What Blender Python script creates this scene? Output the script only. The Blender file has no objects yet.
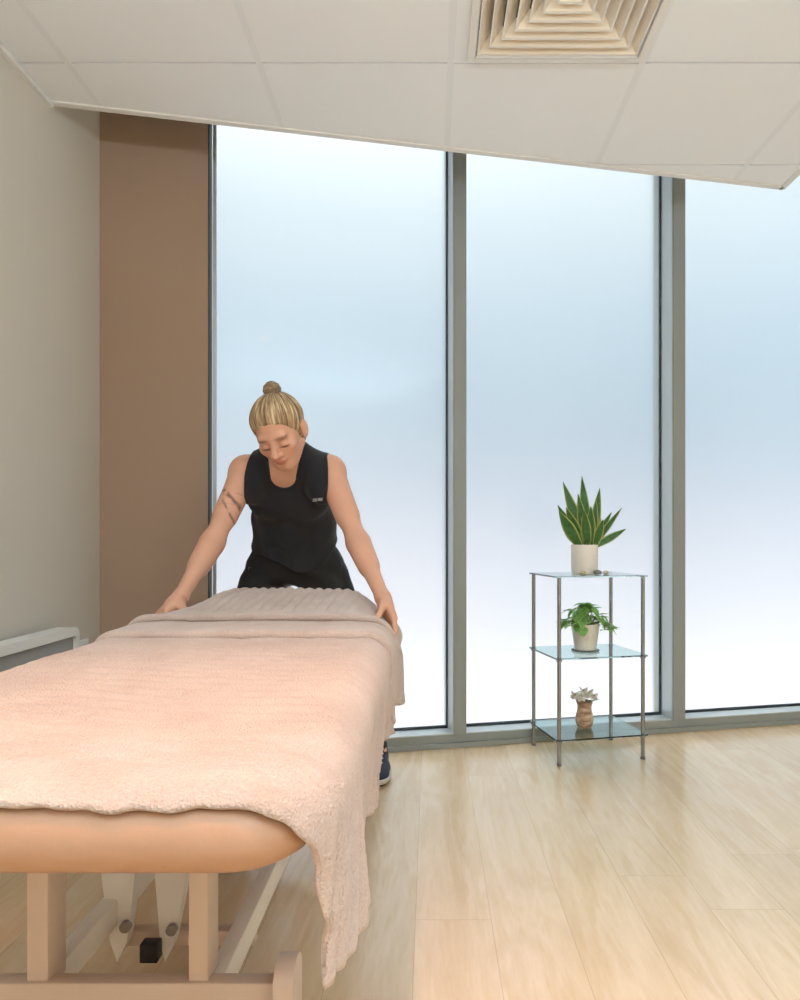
import bpy, bmesh, math, random
import numpy as np
from mathutils import Vector, Matrix, noise
random.seed(7); PI = math.pi
sc = bpy.context.scene
COL = sc.collection

# ------------------------------------------------------------------ materials
def newmat(name):
    m = bpy.data.materials.new(name); m.use_nodes = True
    nt = m.node_tree; b = nt.nodes['Principled BSDF']
    return m, nt, b
def lin(c):
    return tuple((x/12.92 if x <= .04045 else ((x+.055)/1.055)**2.4) for x in [v/255 for v in c]) + (1,)
def N(nt, t, **kw):
    n = nt.nodes.new(t)
    for k, v in kw.items():
        if k in n.inputs: n.inputs[k].default_value = v
        else: setattr(n, k, v)
    return n
def simple(name, rgb, rough=.5, metal=0, bump=0, bscale=200, var=0, vscale=8, **kw):
    m, nt, b = newmat(name)
    b.inputs['Base Color'].default_value = lin(rgb)
    b.inputs['Roughness'].default_value = rough; b.inputs['Metallic'].default_value = metal
    for k, v in kw.items(): b.inputs[k].default_value = v
    tc = N(nt, 'ShaderNodeTexCoord')
    if bump:
        n = N(nt, 'ShaderNodeTexNoise', Scale=bscale, Detail=4.0)
        nt.links.new(tc.outputs['Object'], n.inputs['Vector'])
        bp = N(nt, 'ShaderNodeBump', Strength=bump, Distance=.002)
        nt.links.new(n.outputs['Fac'], bp.inputs['Height']); nt.links.new(bp.outputs[0], b.inputs['Normal'])
    if var:
        n = N(nt, 'ShaderNodeTexNoise', Scale=vscale, Detail=3.0)
        nt.links.new(tc.outputs['Object'], n.inputs['Vector'])
        hv = N(nt, 'ShaderNodeHueSaturation'); hv.inputs['Color'].default_value = lin(rgb)
        mr = N(nt, 'ShaderNodeMapRange'); mr.inputs['To Min'].default_value = 1-var; mr.inputs['To Max'].default_value = 1+var
        nt.links.new(n.outputs['Fac'], mr.inputs['Value']); nt.links.new(mr.outputs[0], hv.inputs['Value'])
        nt.links.new(hv.outputs[0], b.inputs['Base Color'])
    return m

M = {}
M['wall'] = simple('wall_paint', (208, 202, 190), .9, bump=.08, bscale=300)
M['white_wall'] = simple('white_wall_paint', (225, 222, 215), .9)
M['brown'] = simple('brown_panel', (165, 140, 119), .75, bump=.05, bscale=250)
M['tile'] = simple('ceiling_tile', (236, 239, 240), .95, bump=.25, bscale=420)
M['tbar'] = simple('ceiling_grid_white', (230, 233, 234), .6)
M['tgap'] = simple('ceiling_gap_grey', (150, 150, 148), .8)
M['edge_white'] = simple('ceiling_edge_white', (226, 225, 220), .6)
M['alu'] = simple('grey_aluminium', (148, 155, 152), .5, .1)
M['alu_light'] = simple('pale_aluminium', (196, 204, 206), .4, .3)
M['gasket'] = simple('black_gasket', (52, 62, 70), .6)
M['vent_white'] = simple('vent_white', (226, 224, 218), .5)
M['vent_blade'] = simple('vent_blade', (234, 224, 206), .5)
M['dark'] = simple('dark_void', (120, 108, 92), .9)
M['vinyl'] = simple('tan_vinyl', (178, 140, 112), .5, bump=.12, bscale=160, var=.05, vscale=12)
M['warm_lit_metal'] = simple('warm_lit_steel', (206, 188, 172), .42, bump=.02)  # white steel with the warm near-end light put into its colour
M['white_metal'] = simple('white_steel', (230, 228, 222), .4)
M['rubber'] = simple('grey_rubber', (120, 112, 108), .7)
M['black_plastic'] = simple('black_plastic', (12, 12, 13), .5)
M['chrome'] = simple('chrome', (158, 162, 166), .25, 1.0)
M['bolt'] = simple('steel_bolt', (150, 146, 140), .35, .9)
M['heater_white'] = simple('heater_white', (232, 234, 230), .45)
M['heater_grey'] = simple('heater_grille', (150, 153, 152), .55, bump=.1)
M['ceramic'] = simple('white_ceramic', (238, 232, 224), .35, var=.04, vscale=20)
M['ceramic2'] = simple('white_glazed', (236, 232, 224), .3)
M['soil'] = simple('potting_soil', (62, 46, 34), .95, bump=.6, bscale=150)
M['saucer'] = simple('grey_saucer', (120, 124, 122), .5)
M['petal'] = simple('white_petal', (245, 243, 238), .6, **{'Subsurface Weight': .0})
M['stem'] = simple('flower_stem', (120, 140, 80), .6)
M['tank'] = simple('black_knit', (27, 29, 35), .85, bump=.35, bscale=500, var=.15, vscale=14, **{'Sheen Weight': .08})
M['legging'] = simple('black_leggings', (13, 14, 18), .7, bump=.2, bscale=500)
M['logo'] = simple('white_print', (215, 215, 218), .6)
M['logo_grey'] = simple('grey_print', (100, 102, 108), .6)
M['shoe'] = simple('navy_mesh', (44, 54, 74), .75, bump=.5, bscale=600)
M['sole'] = simple('pale_sole', (196, 192, 188), .6)
M['outsole'] = simple('brown_outsole', (70, 50, 42), .7)
M['pebble'] = simple('yellow_pebble', (206, 190, 150), .5, var=.1, vscale=60)
M['pebble_g'] = simple('grey_pebble', (135, 138, 138), .45, var=.1, vscale=60)
M['white_towel'] = simple('white_terry', (240, 240, 238), .95, bump=.6, bscale=350)
M['lamp_ring'] = simple('lamp_ring', (235, 233, 228), .4)

def m_emit(name, rgb, s):
    m, nt, b = newmat(name)
    b.inputs['Base Color'].default_value = (0, 0, 0, 1)
    b.inputs['Emission Color'].default_value = lin(rgb); b.inputs['Emission Strength'].default_value = s
    return m
M['bulb'] = m_emit('warm_bulb', (255, 214, 160), 30)

def m_floor():
    m, nt, b = newmat('oak_planks'); L = nt.links.new
    tc = N(nt, 'ShaderNodeTexCoord'); sx = N(nt, 'ShaderNodeSeparateXYZ'); L(tc.outputs['Object'], sx.inputs[0])
    cx = N(nt, 'ShaderNodeMath', operation='ADD'); cx.inputs[1].default_value = -.151+.187*40; L(sx.outputs['X'], cx.inputs[0])
    cy = N(nt, 'ShaderNodeMath', operation='ADD'); cy.inputs[1].default_value = 21.3; L(sx.outputs['Y'], cy.inputs[0])
    def mth(op, a, v=None):
        n = N(nt, 'ShaderNodeMath', operation=op); L(a.outputs[0], n.inputs[0])
        if v is not None: n.inputs[1].default_value = v
        return n
    rw = mth('MULTIPLY', mth('FRACT', mth('MULTIPLY', mth('SINE', mth('MULTIPLY', mth('FLOOR', mth('DIVIDE', cx, .187)), 12.99)), 437.58)), 2.3)
    cs = N(nt, 'ShaderNodeMath', operation='ADD'); L(cy.outputs[0], cs.inputs[0]); L(rw.outputs[0], cs.inputs[1]); cy = cs
    cm = N(nt, 'ShaderNodeCombineXYZ'); L(cy.outputs[0], cm.inputs[0]); L(cx.outputs[0], cm.inputs[1])
    def brick(c1, c2, mo):
        br = N(nt, 'ShaderNodeTexBrick'); br.offset = 0; br.offset_frequency = 2; br.squash = 1
        br.inputs['Scale'].default_value = 1; br.inputs['Brick Width'].default_value = 2.3; br.inputs['Row Height'].default_value = .187
        br.inputs['Mortar Size'].default_value = mo; br.inputs['Mortar Smooth'].default_value = .3
        br.inputs['Color1'].default_value = c1; br.inputs['Color2'].default_value = c2; br.inputs['Mortar'].default_value = (.5, .5, .5, 1)
        L(cm.outputs[0], br.inputs['Vector']); return br
    rnd = brick((0, 0, 0, 1), (1, 1, 1, 1), 0.0)
    gap = brick((0, 0, 0, 1), (0, 0, 0, 1), .0011); gap.inputs['Mortar'].default_value = (1, 1, 1, 1)
    # grain coordinates: stretched along the plank and shifted per plank
    sh = N(nt, 'ShaderNodeMath', operation='MULTIPLY'); sh.inputs[1].default_value = 37.0; L(rnd.outputs['Color'], sh.inputs[0])
    yy = N(nt, 'ShaderNodeMath', operation='MULTIPLY'); yy.inputs[1].default_value = .13; L(sx.outputs['Y'], yy.inputs[0])
    gc = N(nt, 'ShaderNodeCombineXYZ'); L(sx.outputs['X'], gc.inputs[0]); L(yy.outputs[0], gc.inputs[1]); L(sh.outputs[0], gc.inputs[2])
    n1 = N(nt, 'ShaderNodeTexNoise', Scale=9.0, Detail=5.0, Distortion=1.2); L(gc.outputs[0], n1.inputs['Vector'])
    n2 = N(nt, 'ShaderNodeTexNoise', Scale=70.0, Detail=6.0, Roughness=.7, Distortion=.4); L(gc.outputs[0], n2.inputs['Vector'])
    mu = N(nt, 'ShaderNodeMath', operation='MULTIPLY'); mu.inputs[1].default_value = 26.0; L(n1.outputs['Fac'], mu.inputs[0])
    sn = N(nt, 'ShaderNodeMath', operation='SINE'); L(mu.outputs[0], sn.inputs[0])
    r1 = N(nt, 'ShaderNodeMapRange'); r1.inputs['From Min'].default_value = -1; L(sn.outputs[0], r1.inputs['Value'])
    a1 = N(nt, 'ShaderNodeMix', data_type='FLOAT'); a1.inputs[0].default_value = .76; L(r1.outputs[0], a1.inputs[2]); L(n2.outputs['Fac'], a1.inputs[3])
    cr = N(nt, 'ShaderNodeValToRGB'); cr.color_ramp.elements[0].position = .2; cr.color_ramp.elements[1].position = .8
    cr.color_ramp.elements[0].color = lin((212, 182, 142)); cr.color_ramp.elements[1].color = lin((231, 207, 172))
    L(a1.outputs[0], cr.inputs[0])
    tint = N(nt, 'ShaderNodeMix', data_type='RGBA', blend_type='MULTIPLY'); tint.inputs[0].default_value = 1
    tr = N(nt, 'ShaderNodeValToRGB'); tr.color_ramp.elements[0].color = (.90, .875, .84, 1); tr.color_ramp.elements[1].color = (1, 1, 1, 1)
    L(rnd.outputs['Color'], tr.inputs[0]); L(cr.outputs[0], tint.inputs[6]); L(tr.outputs[0], tint.inputs[7])
    # a few knots
    vk = N(nt, 'ShaderNodeTexVoronoi', Scale=2.2); L(cm.outputs[0], vk.inputs['Vector'])
    kr = N(nt, 'ShaderNodeMapRange'); kr.inputs['From Min'].default_value = .012; kr.inputs['From Max'].default_value = .05
    kr.inputs['To Min'].default_value = .45; kr.inputs['To Max'].default_value = 0; L(vk.outputs['Distance'], kr.inputs['Value'])
    kn = N(nt, 'ShaderNodeMix', data_type='RGBA'); kn.inputs[7].default_value = lin((120, 84, 54))
    L(kr.outputs[0], kn.inputs[0]); L(tint.outputs[2], kn.inputs[6])
    gp = N(nt, 'ShaderNodeMix', data_type='RGBA'); gp.inputs[7].default_value = lin((128, 98, 66))
    gm = N(nt, 'ShaderNodeMath', operation='MULTIPLY'); gm.inputs[1].default_value = .32; L(gap.outputs['Color'], gm.inputs[0])
    L(gm.outputs[0], gp.inputs[0]); L(kn.outputs[2], gp.inputs[6]); L(gp.outputs[2], b.inputs['Base Color'])
    b.inputs['Roughness'].default_value = .27; b.inputs['Specular IOR Level'].default_value = .6; b.inputs['Coat Weight'].default_value = .5; b.inputs['Coat Roughness'].default_value = .16
    bp = N(nt, 'ShaderNodeBump', Strength=.08, Distance=.002); L(a1.outputs[0], bp.inputs['Height']); L(bp.outputs[0], b.inputs['Normal'])
    return m
M['floor'] = m_floor()

def m_frost():
    m, nt, b = newmat('frosted_glass')
    b.inputs['Base Color'].default_value = (.96, .985, .99, 1); b.inputs['Roughness'].default_value = .30
    b.inputs['Transmission Weight'].default_value = 1; b.inputs['IOR'].default_value = 1.45
    b.inputs['Coat Weight'].default_value = .4; b.inputs['Coat Roughness'].default_value = .05
    return m
M['frost'] = m_frost()
def m_glass():
    m, nt, b = newmat('shelf_glass')
    b.inputs['Base Color'].default_value = (.76, .95, .91, 1); b.inputs['Roughness'].default_value = .02
    b.inputs['Transmission Weight'].default_value = 1; b.inputs['IOR'].default_value = 1.5
    return m
M['glass'] = m_glass()

def m_towel():
    m, nt, b = newmat('terry_towel'); L = nt.links.new
    tc = N(nt, 'ShaderNodeTexCoord')
    n1 = N(nt, 'ShaderNodeTexNoise', Scale=9.0, Detail=5.0); L(tc.outputs['Object'], n1.inputs['Vector'])
    n2 = N(nt, 'ShaderNodeTexNoise', Scale=260.0, Detail=3.0); L(tc.outputs['Object'], n2.inputs['Vector'])
    v = N(nt, 'ShaderNodeTexVoronoi', Scale=330.0); L(tc.outputs['Object'], v.inputs['Vector'])
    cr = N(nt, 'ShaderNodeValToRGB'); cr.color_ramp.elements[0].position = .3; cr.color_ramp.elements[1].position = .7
    cr.color_ramp.elements[0].color = lin((204, 181, 167)); cr.color_ramp.elements[1].color = lin((219, 199, 187))  # peach lean in the base carries part of the warm lamp light
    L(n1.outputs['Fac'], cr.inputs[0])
    mx = N(nt, 'ShaderNodeMix', data_type='RGBA', blend_type='MULTIPLY'); mx.inputs[0].default_value = .35
    L(cr.outputs[0], mx.inputs[6]); L(n2.outputs['Fac'], mx.inputs[7])
    L(mx.outputs[2], b.inputs['Base Color'])
    b.inputs['Roughness'].default_value = .95
    b.inputs['Sheen Weight'].default_value = .25; b.inputs['Sheen Roughness'].default_value = .5
    ad = N(nt, 'ShaderNodeMath', operation='ADD'); L(n2.outputs['Fac'], ad.inputs[0]); L(v.outputs['Distance'], ad.inputs[1])
    bp = N(nt, 'ShaderNodeBump', Strength=.6, Distance=.0025); L(ad.outputs[0], bp.inputs['Height']); L(bp.outputs[0], b.inputs['Normal'])
    return m
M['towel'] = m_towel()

def m_skin():
    m, nt, b = newmat('skin'); L = nt.links.new
    at = N(nt, 'ShaderNodeAttribute', attribute_name='paint')
    L(at.outputs['Color'], b.inputs['Base Color'])
    b.inputs['Roughness'].default_value = .5
    b.inputs['Subsurface Weight'].default_value = .08; b.inputs['Subsurface Radius'].default_value = (.012, .005, .003)
    return m
M['skin'] = m_skin()
def m_hair():
    m, nt, b = newmat('blonde_hair'); L = nt.links.new
    at = N(nt, 'ShaderNodeAttribute', attribute_name='strand')
    n = N(nt, 'ShaderNodeTexNoise', Scale=6.0, Detail=4.0, Roughness=.7); L(at.outputs['Vector'], n.inputs['Vector'])
    cr = N(nt, 'ShaderNodeValToRGB'); e = cr.color_ramp.elements
    e[0].position = .36; e[0].color = lin((98, 74, 48)); e[1].position = .66; e[1].color = lin((226, 206, 168))
    k = e.new(.5); k.color = lin((158, 128, 90))
    L(n.outputs['Fac'], cr.inputs[0]); L(cr.outputs[0], b.inputs['Base Color'])
    b.inputs['Roughness'].default_value = .45
    bp = N(nt, 'ShaderNodeBump', Strength=.5, Distance=.004); L(n.outputs['Fac'], bp.inputs['Height']); L(bp.outputs[0], b.inputs['Normal'])
    return m
M['hair'] = m_hair()
M['hair_dark'] = m_hair(); M['hair_dark'].name = 'ash_brown_hair'
for e_, c_ in zip([n for n in M['hair_dark'].node_tree.nodes if n.type == 'VALTORGB'][0].color_ramp.elements, ((78, 60, 44), (134, 110, 82), (176, 154, 122))): e_.color = lin(c_)
def thin(nt, b, col, f):
    t = N(nt, 'ShaderNodeBsdfTranslucent'); mx = N(nt, 'ShaderNodeMixShader'); mx.inputs[0].default_value = f
    if col is not None: nt.links.new(col, t.inputs[0])
    else: t.inputs[0].default_value = b.inputs['Base Color'].default_value
    nt.links.new(b.outputs[0], mx.inputs[1]); nt.links.new(t.outputs[0], mx.inputs[2]); nt.links.new(mx.outputs[0], nt.nodes['Material Output'].inputs[0])
thin(M['petal'].node_tree, M['petal'].node_tree.nodes['Principled BSDF'], None, .5)
def m_leaf(name, inner, outer, dark):
    m, nt, b = newmat(name); L = nt.links.new
    at = N(nt, 'ShaderNodeAttribute', attribute_name='edge')
    tc = N(nt, 'ShaderNodeTexCoord'); n = N(nt, 'ShaderNodeTexNoise', Scale=70.0, Detail=3.0); L(tc.outputs['Object'], n.inputs['Vector'])
    c = N(nt, 'ShaderNodeMix', data_type='RGBA'); c.inputs[6].default_value = lin(dark); c.inputs[7].default_value = lin(inner); L(n.outputs['Fac'], c.inputs[0])
    st = N(nt, 'ShaderNodeMapRange'); st.inputs['From Min'].default_value = .70; st.inputs['From Max'].default_value = .92; L(at.outputs['Fac'], st.inputs['Value'])
    d = N(nt, 'ShaderNodeMix', data_type='RGBA'); d.inputs[7].default_value = lin(outer); L(st.outputs[0], d.inputs[0]); L(c.outputs[2], d.inputs[6])
    L(d.outputs[2], b.inputs['Base Color']); b.inputs['Roughness'].default_value = .4
    thin(nt, b, d.outputs[2], .35)
    return m
M['snake'] = m_leaf('sansevieria_leaf', (104, 162, 88), (206, 212, 128), (44, 92, 50))
M['pothos'] = m_leaf('round_leaf', (172, 222, 124), (190, 226, 140), (100, 172, 82))
def m_vase():
    m, nt, b = newmat('stone_vase'); L = nt.links.new
    tc = N(nt, 'ShaderNodeTexCoord'); mp = N(nt, 'ShaderNodeMapping'); mp.inputs['Scale'].default_value = (1, 1, 3); L(tc.outputs['Object'], mp.inputs[0])
    n = N(nt, 'ShaderNodeTexNoise', Scale=30.0, Detail=4.0); L(mp.outputs[0], n.inputs['Vector'])
    cr = N(nt, 'ShaderNodeValToRGB'); cr.color_ramp.elements[0].position = .35; cr.color_ramp.elements[1].position = .7
    cr.color_ramp.elements[0].color = lin((150, 112, 86)); cr.color_ramp.elements[1].color = lin((214, 190, 160))
    L(n.outputs['Fac'], cr.inputs[0]); L(cr.outputs[0], b.inputs['Base Color']); b.inputs['Roughness'].default_value = .4
    return m
M['vase'] = m_vase()

# ------------------------------------------------------------------ helpers
def link(name, me, mat=None, parent=None, smooth=False):
    o = bpy.data.objects.new(name, me); COL.objects.link(o)
    if mat: me.materials.append(mat)
    if smooth: me.polygons.foreach_set('use_smooth', [True]*len(me.polygons))
    if parent:
        o.parent = parent
        o.matrix_parent_inverse = Matrix.Translation(-parent.location) if parent.parent is None else Matrix.Translation(-parent.location-parent.parent.location+parent.parent.location)
    return o
def obj(name, bm, mat, parent=None, smooth=False, angle=None):
    me = bpy.data.meshes.new(name); bm.normal_update(); bm.to_mesh(me); bm.free()
    o = link(name, me, mat, parent, smooth or angle is not None)
    if angle is not None: me.set_sharp_from_angle(angle=math.radians(angle))
    return o
def tag(o, label=None, cat=None, group=None, kind=None):
    if label: o['label'] = label
    if cat: o['category'] = cat
    if group: o['group'] = group
    if kind: o['kind'] = kind
    return o
def empty(name, loc, label, cat, group=None):
    o = bpy.data.objects.new(name, None); COL.objects.link(o); o.location = loc; o.empty_display_size = .05
    return tag(o, label, cat, group)
def box(bm, lo, hi, mat=None, bevel=0):
    r = bmesh.ops.create_cube(bm, size=1)
    vs = r['verts']
    for v in vs:
        v.co = Vector([(lo[i]+hi[i])/2 + v.co[i]*(hi[i]-lo[i]) for i in range(3)])
    if bevel:
        es = list({e for v in vs for e in v.link_edges})
        rr = bmesh.ops.bevel(bm, geom=es, offset=bevel, segments=2, affect='EDGES', profile=.5)
        vs = list({v for f in rr['faces'] for v in f.verts} | {v for v in vs if v.is_valid})
    if mat is not None: bmesh.ops.transform(bm, matrix=mat, verts=[v for v in vs if v.is_valid])
    return vs
def tube(bm, a, b, r0, r1=None, seg=16):
    a = Vector(a); b = Vector(b); r1 = r0 if r1 is None else r1
    d = b-a
    q = d.to_track_quat('Z', 'Y').to_matrix().to_4x4()
    bmesh.ops.create_cone(bm, cap_ends=True, segments=seg, radius1=r0, radius2=r1, depth=d.length, matrix=Matrix.Translation((a+b)/2) @ q)
def lathe(bm, prof, c, seg=40):
    rings = []
    for r, z in prof:
        rings.append([bm.verts.new((c[0]+r*math.cos(2*PI*k/seg), c[1]+r*math.sin(2*PI*k/seg), c[2]+z)) for k in range(seg)])
    for i in range(len(rings)-1):
        for k in range(seg):
            bm.faces.new((rings[i][k], rings[i][(k+1) % seg], rings[i+1][(k+1) % seg], rings[i+1][k]))
    bm.faces.new(rings[0][::-1]); bm.faces.new(rings[-1])
def prism(bm, pts, z0, z1):
    lo = [bm.verts.new((p[0], p[1], z0)) for p in pts]; hi = [bm.verts.new((p[0], p[1], z1)) for p in pts]
    n = len(pts)
    bm.faces.new(lo[::-1]); bm.faces.new(hi)
    for i in range(n): bm.faces.new((lo[i], lo[(i+1) % n], hi[(i+1) % n], hi[i]))

# ------------------------------------------------------------------ camera
H = .95; F = 696.0; VX, VY = 430.0, 535.0
cam = bpy.data.cameras.new('camera'); co = bpy.data.objects.new('camera', cam); COL.objects.link(co)
co.location = (0, 0, H); co.rotation_euler = (PI/2, 0, 0)
cam.sensor_fit = 'HORIZONTAL'; cam.sensor_width = 36; cam.lens = F/800*36
cam.shift_x = (400-VX)/800; cam.shift_y = (VY-500)/800; cam.clip_start = .02
sc.camera = co
def at(px, py, Y): return Vector(((px-VX)/F*Y, Y, H-(py-VY)/F*Y))

# ------------------------------------------------------------------ room
ZC = 2.45; ZS = 2.95
XL = -1.318; XR = 3.1; YB = -2.4
SL = .226; ANG = math.atan(SL)
def wy(x, off=0): return 3.033+SL*(x+.196) + off/math.cos(ANG)
P0 = Vector((-.196, 3.033, 0)); U = Vector((math.cos(ANG), math.sin(ANG), 0)); V = Vector((-math.sin(ANG), math.cos(ANG), 0))
WM = Matrix(((U.x, V.x, 0, P0.x), (U.y, V.y, 0, P0.y), (0, 0, 1, 0), (0, 0, 0, 1)))      # u along the window wall, v outward
def upx(px, v=0):          # window-wall u of a pixel column at depth v behind the front plane
    dx = (px-VX)/F
    # t*(dx,1) : (P-P0).V = v
    t = (v + P0.dot(V))/(Vector((dx, 1, 0)).dot(V))
    return (Vector((dx*t, t, 0))-P0).dot(U)

def struct(name, bm, mat, **k):
    o = obj(name, bm, mat, **k); o['kind'] = 'structure'; return o

bm = bmesh.new(); prism(bm, [(XL-.2, YB-.2), (XR+.2, YB-.2), (XR+.2, wy(XR)+.3), (XL-.2, wy(XL)+.3)], -.06, 0); struct('floor', bm, M['floor'])
bm = bmesh.new(); box(bm, (XL-.15, YB, 0), (XL, wy(XL)+.12, ZS)); struct('wall_left', bm, M['wall'])
bm = bmesh.new(); box(bm, (XL-.15, YB-.15, 0), (XR+.15, YB, ZS)); struct('wall_back', bm, M['white_wall'])
bm = bmesh.new(); box(bm, (XR, YB, 0), (XR+.15, wy(XR)+.12, ZS)); struct('wall_right', bm, M['white_wall'])
bm = bmesh.new(); prism(bm, [(XL-.15, YB-.15), (XR+.15, YB-.15), (XR+.15, wy(XR)+.25), (XL-.15, wy(XL)+.25)], ZS, ZS+.12); struct('trim_1', bm, M['white_wall'])   # slab soffit over the gap

# suspended tile ceiling, its slanted front edge and its right end
G = .609; GX0 = .066; GY0 = 2.212
EA = Vector((-1.318, 2.411, 0)); EB = Vector((1.522, 3.002, 0)); ED = (EB-EA).normalized(); EN = Vector((-ED.y, ED.x, 0)); XE = 1.522
DCEN = (-.24, .77)
def clip(bm):
    for co_, no in ((EA, EN), (Vector((XE, 0, 0)), Vector((1, 0, 0))), (Vector((XL, 0, 0)), Vector((-1, 0, 0))), (Vector((0, YB, 0)), Vector((0, -1, 0)))):
        geom = list(bm.verts)+list(bm.edges)+list(bm.faces)
        r = bmesh.ops.bisect_plane(bm, geom=geom, plane_co=co_, plane_no=no, clear_outer=True)
        es = [e for e in r['geom_cut'] if isinstance(e, bmesh.types.BMEdge)]
        bmesh.ops.holes_fill(bm, edges=[e for e in bm.edges if e.is_boundary], sides=0)
VX0, VX1, VY0, VY1 = .118, .672, 1.640, 2.196       # diffuser
bm = bmesh.new()
for i in range(-3, 4):
    for j in range(-8, 2):
        x0 = GX0+G*i; y0 = GY0+G*j
        if i == 0 and j == -1:
            # tile cut out around the diffuser
            for lo, hi in (((x0, y0), (VX0+.01, y0+G)), ((VX1-.01, y0), (x0+G, y0+G)), ((VX0+.01, y0), (VX1-.01, VY0+.01)), ((VX0+.01, VY1-.01), (VX1-.01, y0+G))):
                box(bm, (lo[0], lo[1], ZC), (hi[0], hi[1], ZC+.018))
            continue
        box(bm, (x0+.0015, y0+.0032, ZC), (x0+G-.0015, y0+G-.0032, ZC+.018))
clip(bm); struct('ceiling', bm, M['tile'])
bm = bmesh.new()
for i in range(-3, 5): box(bm, (GX0+G*i-.011, YB-.1, ZC-.0008), (GX0+G*i+.011, 4, ZC+.03))
clip(bm); struct('trim_2', bm, M['tbar'])
bm = bmesh.new()
for j in range(-8, 3): box(bm, (XL-.3, GY0+G*j-.006, ZC+.006), (XE+.2, GY0+G*j+.006, ZC+.017))
clip(bm); struct('trim_12', bm, M['tgap'])
bm = bmesh.new()
EM = Matrix(((ED.x, EN.x, 0, EA.x), (ED.y, EN.y, 0, EA.y), (0, 0, 1, 0), (0, 0, 0, 1)))
LE = (EB-EA).length
box(bm, (-.0, -.012, ZC-.006), (LE, .012, ZC+.045), EM)
box(bm, (XE-.012, YB, ZC-.006), (XE+.012, EB.y+.01, ZC+.045))
struct('trim_3', bm, M['edge_white'])
bm = bmesh.new(); box(bm, (XL, YB, ZC-.02), (XL+.014, EA.y, ZC-.002)); struct('trim_4', bm, M['edge_white'])

# window wall: brown panel, sill, mullions, frosted panes
GV = .118
uL = upx(208); uC = (Vector((XL, wy(XL), 0))-P0).dot(U)
bm = bmesh.new(); box(bm, (uC, -.004, 0), (uL, .20, ZS), WM); struct('wall_front', bm, M['brown'])
uR = (Vector((XR, wy(XR), 0))-P0).dot(U)
mull = [(upx(454), upx(466.5)), (upx(673.5), upx(685.5)), (upx(673.5)+.94, upx(685.5)+.94)]
bm = bmesh.new()
box(bm, (uL, .0, 0), (uR, GV+.06, .022), WM, .002); box(bm, (uL, .012, .022), (uR, GV+.06, .058), WM, .002)
struct('trim_5', bm, M['alu'])
bm = bmesh.new(); box(bm, (uL+.0, .014, .058), (uR, GV-.012, .062), WM); struct('trim_6', bm, M['alu_light'])
bm = bmesh.new(); box(bm, (uL, .0, ZS-.06), (uR, GV+.06, ZS), WM); struct('trim_7', bm, M['alu'])
edges = [uL] + [e for m_ in mull for e in m_] + [uR]
for k in range(4):
    a, b_ = edges[2*k], edges[2*k+1]
    # glazing unit: frosted pane > gaskets and bead
    bm = bmesh.new(); box(bm, (a, GV, .058), (b_, GV+.010, ZS-.06), WM)
    w = struct('window_%d' % (k+1), bm, M['frost'])
    bm = bmesh.new(); g = .007
    box(bm, (a+.002, GV-.014, .062), (a+.002+g*.6, GV-.001, ZS-.07), WM); box(bm, (b_-.002-g, GV-.014, .062), (b_-.002, GV-.001, ZS-.07), WM)
    box(bm, (a+.002, GV-.012, .062), (b_-.002, GV-.001, .062+.012), WM)
    obj('gasket', bm, M['gasket'], w)
    if k == 0:
        bm = bmesh.new(); box(bm, (a+.012, GV-.03, .062), (a+.026, GV-.001, ZS-.07), WM); obj('jamb_bead', bm, M['alu_light'], w)
for k, (a, b_) in enumerate(mull):
    bm = bmesh.new(); box(bm, (a, .0, .056), (b_, GV+.07, ZS-.05), WM, .0015); t = struct('trim_%d' % (8+k), bm, M['alu'])
    bm = bmesh.new(); box(bm, (a-.003, .008, .06), (a-.0002, GV-.002, ZS-.05), WM); obj('lit_side', bm, M['alu_light'], t)  # mullion return toned paler, daylight on it put into the colour
bm = bmesh.new(); box(bm, (uL-.001, .004, .06), (uL+.006, GV-.0, ZS-.05), WM); struct('trim_11', bm, M['gasket'])
bm = bmesh.new(); box(bm, (XL, 2.3, 0), (XL+.012, wy(XL)-.01, .09)); struct('baseboard_left', bm, M['white_metal'])

# four way ceiling diffuser
cx, cy = (VX0+VX1)/2, (VY0+VY1)/2; hw = (VX1-VX0)/2
vent = empty('ceiling_vent', (cx, cy, ZC), 'square four-way air diffuser with nested louvres in the tiled ceiling', 'vent')
def ring(bm, r0, z0, r1, z1, th=.002):
    for (ra, za, rb, zb, flip) in ((r0, z0, r1, z1, 0), (r0-th, z0+th*.3, r1-th, z1+th*.3, 1)):
        A = [bm.verts.new((cx+sx*ra, cy+sy*ra, za)) for sx, sy in ((-1, -1), (1, -1), (1, 1), (-1, 1))]
        B = [bm.verts.new((cx+sx*rb, cy+sy*rb, zb)) for sx, sy in ((-1, -1), (1, -1), (1, 1), (-1, 1))]
        for i in range(4):
            f = (A[i], A[(i+1) % 4], B[(i+1) % 4], B[i]); bm.faces.new(f if not flip else f[::-1])
        if not flip: A0, B0 = A, B
    for X, Y_, in ((A0, A), (B0, B)):
        for i in range(4): bm.faces.new((X[i], X[(i+1) % 4], Y_[(i+1) % 4], Y_[i]))
bm = bmesh.new()
ring(bm, hw, ZC-.012, hw-.022, ZC-.014, .003); ring(bm, hw, ZC-.012, hw, ZC+.02, .004); ring(bm, hw-.022, ZC-.014, hw-.028, ZC+.07, .003)
obj('frame', bm, M['vent_white'], vent)
bm = bmesh.new(); box(bm, (cx-hw+.01, cy-hw+.01, ZC+.075), (cx+hw-.01, cy+hw-.01, ZC+.085)); obj('backing', bm, M['dark'], vent)
nl = 7; step = (hw-.03)/nl
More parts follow.
